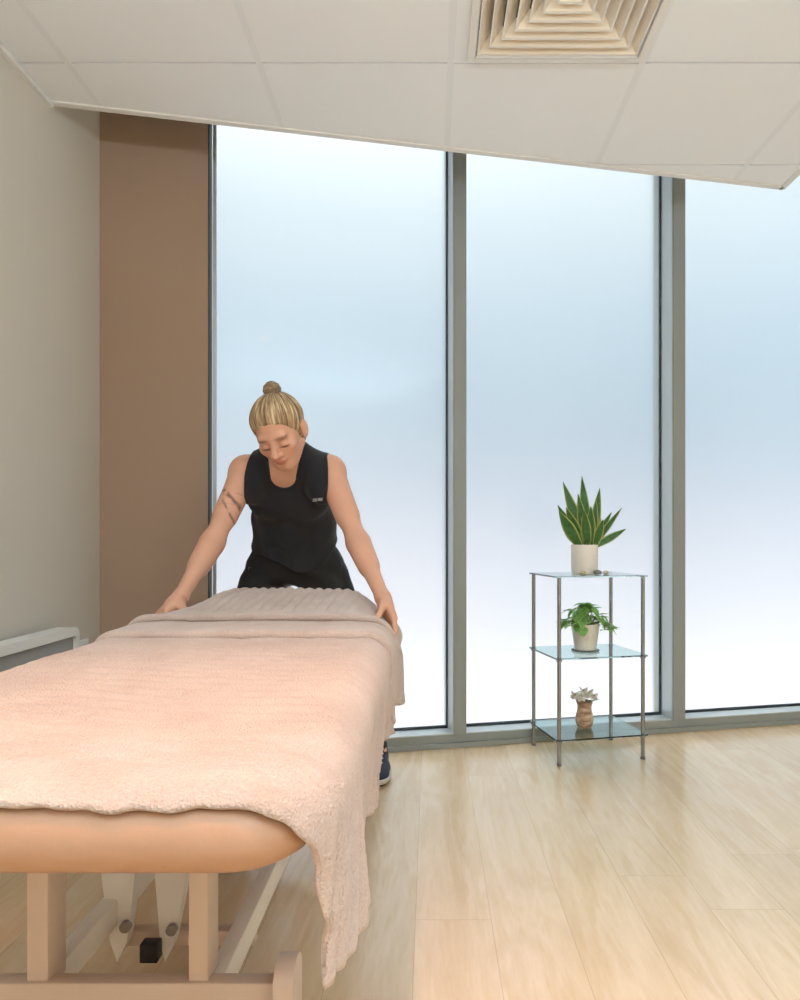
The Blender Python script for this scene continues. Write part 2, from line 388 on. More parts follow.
for i in range(nl):
    ro = hw-.026-step*i
    bm = bmesh.new(); ring(bm, ro, ZC-.010, ro-.006, ZC-.0105, .0); bm.free()
    bm = bmesh.new()
    ring(bm, ro-.004, ZC-.006, max(ro-step*1.05, .004), ZC+.030, .0025)
    lv = obj('louvre', bm, M['vent_blade'], vent)
    bm = bmesh.new(); ring(bm, ro-.0015, ZC-.0085, ro-.0050, ZC-.0075, .001); obj('rim', bm, M['vent_white'], lv)

# ------------------------------------------------------------------ heater, socket
hx = XL+.095
heat = empty('panel_heater', (XL, 2.1, .33), 'white panel heater with grey grille on the left wall beside the table', 'heater')
def rrect(y0, y1, z0, z1, r, n=8):
    pts = []
    for cyy, czz, a0 in ((y1-r, z1-r, 0), (y0+r, z1-r, 90), (y0+r, z0+r, 180), (y1-r, z0+r, 270)):
        for k in range(n+1):
            a = math.radians(a0+90*k/n); pts.append((cyy+r*math.cos(a), czz+r*math.sin(a)))
    return pts
def slab(bm, x0, x1, outer, inner=None):
    def rg(pts, x): return [bm.verts.new((x, p[0], p[1])) for p in pts]
    n = len(outer)
    a, b_ = rg(outer, x0), rg(outer, x1)
    for i in range(n): bm.faces.new((a[i], a[(i+1) % n], b_[(i+1) % n], b_[i]))
    if inner:
        c, d = rg(inner, x0), rg(inner, x1)
        for i in range(n):
            bm.faces.new((c[(i+1) % n], c[i], d[i], d[(i+1) % n]))
            bm.faces.new((b_[i], b_[(i+1) % n], d[(i+1) % n], d[i])); bm.faces.new((a[(i+1) % n], a[i], c[i], c[(i+1) % n]))
    else:
        bm.faces.new(a[::-1]); bm.faces.new(b_)
hy0, hy1, hz0, hz1 = 1.35, 2.43, .14, .632
bm = bmesh.new(); slab(bm, XL+.03, hx, rrect(hy0, hy1, hz0, hz1, .03), rrect(hy0+.022, hy1-.022, hz0+.022, hz1-.03, .014)); obj('casing', bm, M['heater_white'], heat, angle=40)
bm = bmesh.new(); slab(bm, XL+.032, hx-.012, rrect(hy0+.02, hy1-.02, hz0+.02, hz1-.028, .014))
for k in range(22):
    z = hz0+.04+k*.0165; box(bm, (hx-.014, hy0+.035, z), (hx-.008, hy1-.035, z+.009))
obj('grille', bm, M['heater_grey'], heat)
for y in (1.6, 2.2):
    bm = bmesh.new(); box(bm, (XL+.0005, y-.02, .3), (XL+.032, y+.02, .5)); obj('wall_bracket', bm, M['white_metal'], heat)
    bm = bmesh.new(); box(bm, (XL+.036, y-.018, .012), (hx-.006, y+.018, .142)); box(bm, (XL+.02, y-.03, .0), (hx+.02, y+.03, .014), None, .003); obj('foot', bm, M['heater_white'], heat)
sp = empty('wall_socket', (XL, 2.62, .52), 'small white power outlet plate on the left wall past the heater end', 'socket')
bm = bmesh.new(); box(bm, (XL+.0005, 2.555, .47), (XL+.012, 2.665, .555), None, .003); pl_ = obj('plate', bm, M['heater_white'], sp)
bm = bmesh.new(); box(bm, (XL+.012, 2.59, .495), (XL+.03, 2.63, .535), None, .004); obj('plug', bm, M['heater_white'], sp)

# ------------------------------------------------------------------ massage table
TX0, TX1, TY0, TY1 = -.750, -.116, .645, 2.33; PZ0, PZ1 = .622, .699
tbl = empty('massage_table', (-.44, 1.4, 0), 'massage table with tan padded top and white steel base frame', 'table')
def pad():
    bm = bmesh.new()
    prof = [(.050, PZ0), (.022, PZ0+.004), (.008, PZ0+.014), (.001, PZ0+.028), (0, PZ0+.040), (.004, PZ0+.054), (.014, PZ0+.066), (.030, PZ0+.074), (.055, PZ1)]
    rings = []
    for ins, z in prof:
        R = .075-ins*.6; pts = []
        for cxx, cyy, a0 in ((TX1-ins-R, TY1-ins-R, 0), (TX0+ins+R, TY1-ins-R, 90), (TX0+ins+R, TY0+ins+R, 180), (TX1-ins-R, TY0+ins+R, 270)):
            for k in range(11):
                a = math.radians(a0+9*k); pts.append((cxx+R*math.cos(a), cyy+R*math.sin(a)))
        rings.append([bm.verts.new((p[0], p[1], z)) for p in pts])
    n = len(rings[0])
    for i in range(len(rings)-1):
        for k in range(n): bm.faces.new((rings[i][k], rings[i][(k+1) % n], rings[i+1][(k+1) % n], rings[i+1][k]))
    bm.faces.new(rings[0][::-1]); bm.faces.new(rings[-1])
    return bm
top = obj('padded_top', pad(), M['vinyl'], tbl, angle=50)
bm = bmesh.new(); prism(bm, [(TX0+.09, TY0+.10), (TX1-.09, TY0+.10), (TX1-.09, TY1-.10), (TX0+.09, TY1-.10)], PZ0-.014, PZ0+.001); obj('base_board', bm, M['vinyl'], tbl)
YP = 1.15
def bx(name, lo, hi, mat='warm_lit_metal', bev=.004, parent=tbl):
    bm = bmesh.new(); box(bm, lo, hi, None, bev); return obj(name, bm, M[mat], parent, angle=30)
def xat(px, Y): return (px-VX)/F*Y
ZR = .213      # top of bottom rail
LP0, LP1 = xat(26, YP), xat(48, YP); RP0, RP1 = xat(188, YP), xat(208, YP)
bx('post', (LP0, YP, ZR-.02), (LP1, YP+.06, PZ0-.012)); bx('post', (RP0, YP, ZR-.02), (RP1, YP+.06, PZ0-.012))
bx('top_rail', (LP0-.02, YP+.004, PZ0-.052), (RP1+.02, YP+.056, PZ0-.013))
bx('bottom_rail', (-.79, YP-.006, ZR-.075), (xat(276, YP), YP+.024, ZR))
bx('side_rail', (LP0-.004, YP+.03, ZR-.06), (LP0+.03, 2.16, ZR-.006), 'white_metal'); bx('side_rail', (RP1-.012, YP+.03, ZR-.06), (RP1+.020, 2.16, ZR-.006), 'white_metal')
# far end: matching frame
bx('post', (LP0, 2.10, ZR-.02), (LP1, 2.16, PZ0-.012), 'white_metal'); bx('post', (RP0, 2.10, ZR-.02), (RP1, 2.16, PZ0-.012), 'white_metal')
bx('bottom_rail', (-.79, 2.13, ZR-.075), (-.19, 2.175, ZR), 'white_metal')
# rounded foot brackets at the rail ends, with castors to the floor
def foot(x, y, mat):
    bm = bmesh.new(); w = .0165; r = .040
    pts = [(y-r, ZR-.09), (y+r, ZR-.09)] + [(y+r*math.cos(a), ZR+.0+r*.9*math.sin(a)) for a in [PI*k/12 for k in range(13)]]
    a_ = [bm.verts.new((x-w, p[0], p[1])) for p in pts]; b_ = [bm.verts.new((x+w, p[0], p[1])) for p in pts]
    n = len(pts)
    for i in range(n): bm.faces.new((a_[i], a_[(i+1) % n], b_[(i+1) % n], b_[i]))
    bm.faces.new(a_[::-1]); bm.faces.new(b_)
    bmesh.ops.recalc_face_normals(bm, faces=bm.faces)
    f = obj('end_bracket', bm, M[mat], tbl, angle=40)
    bm = bmesh.new(); tube(bm, (x-.010, y, .045), (x+.010, y, .045), .045, seg=28); obj('castor', bm, M['rubber'], f, angle=40)
    bm = bmesh.new(); box(bm, (x-.0160, y-.012, .03), (x-.0105, y+.012, ZR-.088)); box(bm, (x+.0105, y-.012, .03), (x+.0160, y+.012, ZR-.088)); obj('fork', bm, M['bolt'], f)
for x in (xat(284, YP-.02), -.79):
    foot(x, YP+.01, 'warm_lit_metal'); foot(x, 2.15, 'white_metal')
bm = bmesh.new(); tube(bm, (xat(115, YP), YP-.013, ZR-.040), (xat(115, YP), YP-.005, ZR-.040), .010); obj('bolt', bm, M['bolt'], tbl)
# tapered lift plates, pivot bar, black control block
def plate(pts, y0, y1):
    bm = bmesh.new()
    a_ = [bm.verts.new((p.x, y0, p.z)) for p in pts]; b_ = [bm.verts.new((p.x, y1, p.z)) for p in pts]; n = len(pts)
    for i in range(n): bm.faces.new((a_[i], b_[i], b_[(i+1) % n], a_[(i+1) % n]))
    bm.faces.new(a_); bm.faces.new(b_[::-1]); bmesh.ops.recalc_face_normals(bm, faces=bm.faces)
    p = obj('lift_plate', bm, M['white_metal'], tbl)
    c = pts[len(pts)//2]
    bm = bmesh.new(); tube(bm, (c.x, y0-.012, c.z+.035), (c.x, y0, c.z+.035), .011); obj('bolt', bm, M['bolt'], p)
YQ = 1.42
plate([at(100, 866, YQ), at(136, 866, YQ), at(127, 942, YQ), at(117, 962, YQ), at(110, 942, YQ)], YQ, YQ+.03)
plate([at(154, 866, YQ), at(189, 866, YQ), at(173, 945, YQ), at(165, 962, YQ), at(160, 942, YQ)], YQ, YQ+.03)
bx('pivot_bar', (LP0+.02, YQ+.032, at(0, 956, YQ).z), (RP1, YQ+.062, at(0, 940, YQ).z))
bx('cross_bar', (LP0+.02, 1.62, .46), (RP1, 1.66, .50), 'white_metal')
bx('lift_arm', (at(152, 900, 1.5).x, YQ+.031, .50), (at(140, 900, 1.5).x+.06, 1.63, .53), 'white_metal')
bx('top_rail', (LP0, YQ-.0, PZ0-.05), (RP1, YQ+.05, PZ0-.013), 'white_metal')
bx('control_block', (at(139, 0, YQ-.03).x, YQ-.03, at(0, 964, YQ-.03).z), (at(157, 0, YQ-.03).x, YQ-.002, at(0, 945, YQ-.03).z), 'black_plastic', .003)

# ------------------------------------------------------------------ towel over the table
def sst(a, b, x):
    t = np.clip((x-a)/(b-a), 0, 1); return t*t*(3-2*t)
TC = -.442; TA = .295; TR = .05; TT = .008
def towel():
    NY = 300; ncr = 190
    sv = np.linspace(-1, 1, ncr); arc = TR*PI/2
    YF = .695; RC_ = .045                     # where the front rounding starts, plan radius of the corner
    ylist = YF-.044 + np.linspace(0, 1, NY)*(2.262-YF+.044)
    P = np.zeros((NY, ncr, 3))
    S = lambda a, b, x: float(sst(a, b, np.array(float(x))))
    for j, y in enumerate(ylist):
        hemR = .165 + .012*math.sin(y*5.1+1.0) + .008*math.sin(y*11.3) + .02*math.exp(-((y-2.12)/.12)**2)
        hemL = .17+.012*math.sin(y*6)
        for i, s0 in enumerate(sv):
            right = s0 > 0
            smax = TA+arc+(hemR if right else hemL)
            fx = abs(s0)*smax; sg = 1 if right else -1
            # flat cloth coordinates (fx, y) wrapped over the rounded edge of the pad
            fe = max(0, 1-(y-(YF-.044))/.10)
            fy = y + fe*(.006*noise.noise(Vector((sg*fx*13, 3.3, 0)))+.004*noise.noise(Vector((sg*fx*38, 7.3, 0))) + .003*S(.40, .52, fx))
            qx, qy = fx-(TA-RC_), (YF+RC_)-fy
            if qx <= 0 and qy <= RC_ or qy <= 0 and qx <= RC_ or (qx > 0 and qy > 0 and math.hypot(qx, qy) <= RC_):
                x, yy, dz, hang, nx, ny = fx, fy, 0., 0., 0., 0.; d = 0
            else:
                if qx <= 0: bx_, by_, nx, ny, d = fx, YF, 0., -1., qy-RC_
                elif qy <= 0: bx_, by_, nx, ny, d = TA, fy, 1., 0., qx-RC_
                else:
                    h = math.hypot(qx, qy); nx, ny = qx/h, -qy/h; d = h-RC_; bx_, by_ = TA-RC_+nx*RC_, YF+RC_+ny*RC_
                if d < arc: th = d/TR; o, dz, hang = TR*math.sin(th), -TR*(1-math.cos(th)), 0.
                else: hang = d-arc; o, dz = TR, -TR-hang
                x, yy = bx_+nx*o, by_+ny*o
            xs = x*sg
            k = 1-.6*S(0, arc, d)
            z = .7085+.016*S(1.600, 1.609, y)+.020*S(1.775, 1.784, y)
            yy -= .016*S(1.600, 1.606, y)*S(1.66, 1.61, y)
            yy -= .020*S(1.775, 1.781, y)*S(1.84, 1.785, y)
            ridge = S(1.80, 2.16, y)*S(2.30, 2.20, y)*S(.345, .14, abs(xs))
            rib = S(1.80, 1.86, y)*S(.26, .18, abs(xs))
            z += .029*ridge + .0036*rib*math.cos(2*PI*xs/.030+.5*math.sin(y*14))
            z -= (.080 if right else .045)*S(.19, .36, x)*S(1.72, 2.02, y)
            z += dz
            nz = noise.noise(Vector((xs*9, y*9, 1.3)))*.0035*k + noise.noise(Vector((xs*45, y*45, 4.1)))*.0014 + noise.noise(Vector((xs*150, y*150, 2.1)))*.0005
            rows = .0014*math.sin(2*PI*(y+.03*math.sin(xs*7)+.5*d)/.042)*S(1.7, 1.5, y) + .0018*S(.0, .05, d)*math.sin(2*PI*(y+.4*d)/.042)
            off = nz+rows
            t = S(0, arc, d)
            z += off*(1-t); x += nx*off*t; yy += ny*off*t
            if hang > 0:
                h = hang/.17
                f = .008*math.sin(y*15+.8+h)+.006*math.sin(y*31+2)
                if right:
                    f += .010*math.exp(-((y-2.10)/.10)**2) + .012*math.exp(-((y-.84)/.06)**2) - .015*math.exp(-((y-1.22)/.30)**2) + .006*math.exp(-((y-.72)/.04)**2)
                x -= .010*S(1.8, 2.05, y)*S(.06, 0, hang) if right else 0
                x += nx*f*min(h, 1.1); yy += ny*f*min(h, 1.1)
            P[j, i] = (TC+x*(1 if right else -.955), yy, z)
    verts = P.reshape(-1, 3)
    idx = np.arange(NY*ncr).reshape(NY, ncr)
    q = np.stack([idx[:-1, :-1], idx[:-1, 1:], idx[1:, 1:], idx[1:, :-1]], -1).reshape(-1, 4)
    me = bpy.data.meshes.new('massage_towel'); me.from_pydata(verts.tolist(), [], q.tolist()); me.update()
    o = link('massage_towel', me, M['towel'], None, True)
    md = o.modifiers.new('thickness', 'SOLIDIFY'); md.thickness = .007; md.offset = 1
    return o
tw = tag(towel(), 'pale terry towel draped over the massage table, ribbed fold at its far end', 'towel')

# ------------------------------------------------------------------ glass shelf and what stands on it
FL = Vector((.532, 2.868, 0)); ux = U.copy(); uy = V.copy(); SW, SD = .380, .287
def sp_(a, b, z): p = FL+ux*a+uy*b; return (p.x, p.y, z)
SM = Matrix(((ux.x, uy.x, 0, FL.x), (ux.y, uy.y, 0, FL.y), (0, 0, 1, 0), (0, 0, 0, 1)))
shelf = empty('glass_shelf', sp_(SW/2, SD/2, 0), 'three-tier clear glass shelf stand with slim chrome legs before the window', 'shelf')
for a, b_ in ((0, 0), (SW, 0), (SW, SD), (0, SD)):
    bm = bmesh.new(); tube(bm, sp_(a, b_, .008), sp_(a, b_, .774), .0085, seg=20); lg = obj('leg', bm, M['chrome'], shelf, angle=40)
    bm = bmesh.new(); tube(bm, sp_(a, b_, 0), sp_(a, b_, .010), .0105, .0095, seg=20); obj('foot_cap', bm, M['rubber'], lg, angle=40)
    for z in (.105, .440):
        bm = bmesh.new(); tube(bm, sp_(a, b_, z-.012), sp_(a, b_, z-.0045), .0125, seg=20); obj('collar', bm, M['chrome'], lg, angle=40)
for z in (.105, .440, .777):
    bm = bmesh.new(); box(bm, (-.016, -.014, z-.004), (SW+.016, SD+.014, z+.003), SM, .0012); obj('glass_panel', bm, M['glass'], shelf)
S0 = sp_(SW/2-.01, SD/2+.0, 0)

def leafmesh(bm, base, direc, length, width, bend, fold, el, side=None, tip=1.6, n=14, twist=0, shape='lance'):
    """one thick leaf; writes edge distance into layer el"""
    d = Vector(direc).normalized()
    up = Vector((0, 0, 1))
    s = side.normalized() if side else d.cross(up).normalized() if d.cross(up).length > .05 else Vector((1, 0, 0))
    p = Vector(base); rows = []
    for i in range(n+1):
        t = i/n
        if shape == 'lance': w = width*(.55+.45*math.sin(min(t*1.7, 1)*PI/2))*(1-max(0, (t-.45)/.55)**tip)
        else: w = width*math.sin(PI*min(1, max(.02, t))**.75)*(1-.15*t)
        w = max(w, width*.015)
        nrm = s.cross(d).normalized()
        row = []
        for q in (-1, -.5, 0, .5, 1):
            row.append(bm.verts.new(p + s*(q*w/2) + nrm*(fold*w*abs(q))))
        for q, v in zip((1, .5, 0, .5, 1), row): v[el] = q
        rows.append(row)
        p = p + d*(length/n)
        ax = s
        d = (Matrix.Rotation(bend/n, 3, ax) @ d).normalized()
        if twist: s = (Matrix.Rotation(twist/n, 3, d) @ s).normalized()
        s = (s - d*s.dot(d)).normalized()
    for i in range(n):
        for k in range(4): bm.faces.new((rows[i][k], rows[i][k+1], rows[i+1][k+1], rows[i+1][k]))
def leaves_obj(name, bm, mat, parent, th=.0018):
    o = obj(name, bm, mat, parent, True)
    md = o.modifiers.new('thickness', 'SOLIDIFY'); md.thickness = th
    return o

# snake plant on the top tier
Z1 = .7800
pl1 = empty('potted_snake_plant', (S0[0], S0[1], Z1), 'snake plant with striped sword leaves in a white cylinder pot on the top tier', 'plant')
c1 = (S0[0], S0[1], Z1)
bm = bmesh.new(); lathe(bm, [(.050, 0), (.055, .003), (.0575, .02), (.0585, .125), (.0575, .128), (.055, .127), (.0535, .112), (.001, .112)], c1); obj('pot', bm, M['ceramic'], pl1, angle=35)
bm = bmesh.new(); lathe(bm, [(.053, .113), (.052, .117), (.02, .120), (.001, .120)], c1); obj('soil', bm, M['soil'], pl1, True)
bm = bmesh.new(); el = bm.verts.layers.float.new('edge')
Yc = S0[1]
def sleaf(px0, px1, py1, dy, width, bend=0, fold=.12, tip=1.7, z0=.118, tw=0):
    b0 = Vector(((px0-VX)/F*Yc, Yc+random.uniform(-.02, .02), Z1+z0)); e = at(px1, py1, Yc+dy)
    v = e-b0; L = v.length
    # start direction rotated half the bend back
    face = Vector((math.cos(dy*6)*1, math.sin(dy*4), 0))
    sd = (face - v.normalized()*face.dot(v.normalized()))
    d0 = (Matrix.Rotation(-bend/2, 3, sd.normalized()) @ v.normalized())
    leafmesh(bm, b0, d0, L*(1+abs(bend)*.04), width, bend, fold, el, side=sd, tip=tip, twist=tw)
for a in ((588, 582, 476, .02, .036, .1), (584, 563, 482, -.01, .038, -.15), (592, 600, 488, .0, .034, .12), (586, 578, 494, -.04, .032, .2, .2), (591, 596, 500, -.03, .030, -.2, .2),
          (580, 558, 505, .03, .036, .2), (579, 559, 512, -.05, .042, .35), (583, 566, 508, -.06, .036, .3), (594, 600, 512, .05, .030, .2), (593, 622, 508, .0, .020, .45, .25), (593, 626, 529, -.03, .026, .5, .15),
          (589, 591, 506, -.05, .034, .1), (585, 573, 500, .06, .034, 0), (593, 612, 512, .06, .024, .3), (587, 584, 510, -.07, .034, .2), (594, 603, 520, -.06, .030, .4), (581, 562, 524, -.02, .034, .4)):
    sleaf(a[0], a[1], a[2], a[3], a[4]*1.3, *a[5:])
leaves_obj('foliage', bm, M['snake'], pl1)

# pebbles beside the pot
for k, (px, py, r, mt, lab) in enumerate(((583, 573.5, .012, 'pebble', 'small pale yellow pebble in front of the snake plant pot'), (597.5, 575, .015, 'pebble_g', 'grey pebble, largest of the stones right of the snake plant pot'), (606, 572, .011, 'pebble', 'small cream pebble right of the grey pebble on the top tier'))):
    Yk = S0[1]-.075 if k < 2 else S0[1]-.02
    p = Vector(((px-VX)/F*Yk, Yk, Z1))
    bm = bmesh.new(); bmesh.ops.create_icosphere(bm, subdivisions=3, radius=1)
    for v in bm.verts:
        n_ = 1+.15*noise.noise(v.co*1.3+Vector((k*3, 0, 0)))
        v.co = Vector((v.co.x*r*1.25*n_, v.co.y*r*n_, v.co.z*r*.7*n_+r*.70*1.0))
        v.co += p
    zmin = min(v.co.z for v in bm.verts)
    for v in bm.verts: v.co.z += Z1-zmin
    tag(obj('pebble', bm, M[mt], None, True), lab, 'pebble', 'pebbles on the top tier')

# leafy plant on the middle tier
Z2 = .443
pl2 = empty('potted_leafy_plant', (S0[0], S0[1], Z2), 'bushy green leafy plant in a tapered white pot on the middle glass tier', 'plant')
c2 = (S0[0]+.004, S0[1], Z2)
bm = bmesh.new(); lathe(bm, [(.056, 0), (.060, .002), (.061, .006), (.057, .006), (.001, .005)], c2); obj('saucer', bm, M['saucer'], pl2, angle=35)
bm = bmesh.new(); lathe(bm, [(.044, .0062), (.047, .009), (.062, .118), (.0615, .121), (.059, .120), (.056, .108), (.001, .107)], c2); obj('pot', bm, M['ceramic2'], pl2, angle=35)
bm = bmesh.new(); lathe(bm, [(.0555, .108), (.05, .112), (.001, .114)], c2); obj('soil', bm, M['soil'], pl2, True)
bm = bmesh.new(); el = bm.verts.layers.float.new('edge'); bs = bmesh.new()
rnd = random.Random(11)
for k in range(90):
    a = rnd.uniform(0, 2*PI); rr = rnd.uniform(.01, .10)**.9; hh = .118+.10*(1-(rr/.13)**2)*rnd.uniform(.15, 1.0)-.02*(rr > .085)
    e = Vector((c2[0]+rr*math.cos(a), c2[1]+rr*math.sin(a)*.9, Z2+hh)); b0 = Vector((c2[0]+.02*math.cos(a), c2[1]+.02*math.sin(a), Z2+.112))
    mid = (e+b0)/2+Vector((0, 0, .02)); tube(bs, b0, mid, .0012, seg=6); tube(bs, mid, e, .0012, .0009, seg=6)
    dr = Vector((math.cos(a), math.sin(a), rnd.uniform(-.9, .5))); L = rnd.uniform(.044, .064)
    leafmesh(bm, e-dr.normalized()*L*.4, dr, L, L*.74, rnd.uniform(.2, .8)*-1, .10, el, tip=1.2, n=8, shape='ovate')
leaves_obj('foliage', bm, M['pothos'], pl2, .0008)
obj('stems', bs, M['stem'], pl2, True)

# little vase with a white flower on the bottom tier
Z3 = .108
vs_ = empty('bud_vase', (S0[0], S0[1], Z3), 'small brown mottled vase holding white flowers on the bottom glass tier', 'vase')
bm = bmesh.new(); lathe(bm, [(.024, 0), (.030, .002), (.038, .022), (.040, .038), (.036, .058), (.0305, .078), (.031, .096), (.036, .112), (.037, .115), (.034, .115), (.029, .098), (.001, .094)], (S0[0], S0[1], Z3)); obj('vase_body', bm, M['vase'], vs_, angle=35)
bs = bmesh.new()
for k, (dx, dy, dz, sc_) in enumerate(((-.020, -.020, .140, 1), (.016, -.012, .150, 1.05), (.0, .02, .152, .95), (.042, .0, .136, .8), (-.040, .010, .138, .85))):
    c = Vector((S0[0]+dx, S0[1]+dy, Z3+dz)); tube(bs, (S0[0]+dx*.2, S0[1]+dy*.2, Z3+.096), c, .0015, seg=6)
    bm = bmesh.new(); el = bm.verts.layers.float.new('edge')
    for q in range(6):
        a = 2*PI*q/6+k; BX = Vector((dx*6, -.75, .6)).normalized(); B1 = Vector((1, 0, 0)); B1 = (B1-BX*B1.dot(BX)).normalized(); B2 = BX.cross(B1)
        leafmesh(bm, c, B1*math.cos(a)+B2*math.sin(a)+BX*.45, .031*sc_, .034*sc_, -.7, -.10, el, n=7, shape='ovate')
    f = leaves_obj('blossom', bm, M['petal'], vs_, .0008)
    bm = bmesh.new(); bmesh.ops.create_icosphere(bm, subdivisions=2, radius=.0055, matrix=Matrix.Translation(c+Vector((0, -.004, .006)))); obj('flower_centre', bm, M['pothos'] if False else M['pebble'], f, True)
obj('stems', bs, M['stem'], vs_)
bm = bmesh.new(); el = bm.verts.layers.float.new('edge')
leafmesh(bm, (S0[0]+.02, S0[1]-.01, Z3+.112), (.9, -.3, .5), .055, .018, -.5, .1, el, n=8, shape='ovate'); leafmesh(bm, (S0[0]-.02, S0[1]+.01, Z3+.112), (-.9, .3, .5), .05, .016, -.5, .1, el, n=8, shape='ovate')
leaves_obj('leaves', bm, M['pothos'], vs_, .0008)

# ------------------------------------------------------------------ person (implicit surface, one continuous body mesh)
class Field:
    def __init__(s, lo, hi, h):
        s.lo = np.array(lo, float); s.h = h
        s.n = np.ceil((np.array(hi)-s.lo)/h).astype(int)+1
        s.v = np.full(s.n, 1.0, np.float32)
    def sub(s, lo, hi):
        a = np.clip(np.floor((np.array(lo)-s.lo)/s.h).astype(int), 0, s.n-1); b = np.clip(np.ceil((np.array(hi)-s.lo)/s.h).astype(int)+1, 1, s.n)
        if np.any(b <= a): return None, None
        sl = tuple(slice(a[i], b[i]) for i in range(3))
        ax = [s.lo[i]+s.h*np.arange(a[i], b[i]) for i in range(3)]
        g = np.stack(np.meshgrid(*ax, indexing='ij'), -1).astype(np.float32)
        return sl, g
    def add(s, prim, k, cut=False):
        lo, hi = prim.bounds(); pad = k+.02
        sl, g = s.sub(lo-pad, hi+pad)
        if sl is None: return
        d = prim.dist(g); a = s.v[sl]
        if cut:
            d = -d; hh = np.maximum(k-np.abs(a-d), 0)/max(k, 1e-6); s.v[sl] = np.maximum(a, d)+hh*hh*k*.25
        else:
            hh = np.maximum(k-np.abs(a-d), 0)/max(k, 1e-6); s.v[sl] = np.minimum(a, d)-hh*hh*k*.25
    def mesh(s):
        v = s.v; neg = v < 0
        n = v.shape
        def c(i, j, k): return neg[i:n[0]-1+i, j:n[1]-1+j, k:n[2]-1+k]
        cnt = np.zeros((n[0]-1, n[1]-1, n[2]-1), np.uint8)
        for i in (0, 1):
            for j in (0, 1):
                for k in (0, 1): cnt += c(i, j, k)
        cells = np.argwhere((cnt > 0) & (cnt < 8)); del cnt
        cid = {}
        ids = np.full((n[0]-1, n[1]-1, n[2]-1), -1, np.int32); ids[tuple(cells.T)] = np.arange(len(cells))
        acc = np.zeros((len(cells), 3)); num = np.zeros(len(cells))
        corners = [(i, j, k) for i in (0, 1) for j in (0, 1) for k in (0, 1)]
        for a in corners:
            for ax in range(3):
                if a[ax]: continue
                b = list(a); b[ax] = 1
                va = v[cells[:, 0]+a[0], cells[:, 1]+a[1], cells[:, 2]+a[2]].astype(float); vb = v[cells[:, 0]+b[0], cells[:, 1]+b[1], cells[:, 2]+b[2]].astype(float)
                m = (va < 0) != (vb < 0)
                t = np.where(m, va/np.where(m, va-vb, 1), 0)
                p = np.tile(np.array(a, float), (len(cells), 1)); p[:, ax] = t
                acc[m] += p[m]; num[m] += 1
        verts = s.lo + s.h*(cells+acc/num[:, None])
        quads = []
        for ax in range(3):
            u, w = (ax+1) % 3, (ax+2) % 3
            sl0 = [slice(None)]*3; sl1 = [slice(None)]*3; sl0[ax] = slice(0, -1); sl1[ax] = slice(1, None)
            e0, e1 = neg[tuple(sl0)], neg[tuple(sl1)]
            pts = np.argwhere(e0 != e1)
            ok = (pts[:, u] > 0) & (pts[:, w] > 0) & (pts[:, u] < n[u]-1) & (pts[:, w] < n[w]-1); pts = pts[ok]
            inside = e0[tuple(pts.T)]
            def I(du, dw):
                q = pts.copy(); q[:, u] -= du; q[:, w] -= dw; return ids[tuple(q.T)]
            q = np.stack([I(1, 1), I(0, 1), I(0, 0), I(1, 0)], 1)
            q[~inside] = q[~inside][:, ::-1]
            quads.append(q)
        return verts, np.concatenate(quads)
class RC:       # tapered capsule
    def __init__(s, a, b, r0, r1): s.a, s.b, s.r0, s.r1 = np.array(a, float), np.array(b, float), r0, r1
    def bounds(s):
        r = max(s.r0, s.r1); return np.minimum(s.a, s.b)-r, np.maximum(s.a, s.b)+r
    def dist(s, g):
        ab = (s.b-s.a).astype(np.float32); p = g-s.a.astype(np.float32)
        t = np.clip((p@ab)/max(float(ab@ab), 1e-9), 0, 1)
        return np.linalg.norm(p-t[..., None]*ab, axis=-1)-(s.r0+(s.r1-s.r0)*t)
    def grow(s, e): return RC(s.a, s.b, s.r0+e, s.r1+e)
class EL:       # oriented ellipsoid
    def __init__(s, c, r, R=None): s.c, s.r = np.array(c, float), np.array(r, float); s.R = np.eye(3) if R is None else np.array(R)   # columns = axes
    def bounds(s):
        e = np.sqrt(((s.R*s.r)**2).sum(1)); return s.c-e, s.c+e
    def dist(s, g):
        p = ((g-s.c.astype(np.float32))@s.R.astype(np.float32)); r = s.r.astype(np.float32)
        k0 = np.linalg.norm(p/r, axis=-1); k1 = np.linalg.norm(p/(r*r), axis=-1)
        return k0*(k0-1)/np.maximum(k1, 1e-6)
    def grow(s, e): return EL(s.c, s.r+e, s.R)
def nrm(v): v = np.array(v, float); return v/np.linalg.norm(v)

# joints
PEL = np.array((-.515, 2.665, .845)); WST = np.array((-.505, 2.600, 1.000)); CHS = np.array((-.500, 2.490, 1.115)); NEK = np.array((-.492, 2.395, 1.235))
SHR = np.array((-.632, 2.385, 1.165)); SHL = np.array((-.344, 2.385, 1.167))      # her right is on the left of the picture
ELR = np.array(at(214, 540, 2.27)); ELL = np.array(at(357, 540, 2.28))
WRR = np.array(at(180, 598, 2.11)); WRL = np.array(at(383, 598, 2.125))
HPR = PEL+(-.088, 0, -.03); HPL = PEL+(.088, 0, -.03)
ANL = np.array((-.215, 2.80, .085)); ANR = np.array((-.80, 2.72, .085))
KNL = (HPL+ANL)/2+(.02, -.04, .01); KNR = (HPR+ANR)/2+(-.02, -.05, .01)
tu = nrm(CHS-PEL); tr = np.array((1., 0, 0)); tf = np.cross(tu, tr); tf = -tf if tf[1] > 0 else tf    # torso up, right, front
TRm = np.stack([tr, -tf, tu], 1)
cu = nrm(NEK-WST); cf = np.cross(cu, tr); cf = -cf if cf[1] > 0 else cf; CRm = np.stack([tr, -cf, cu], 1)

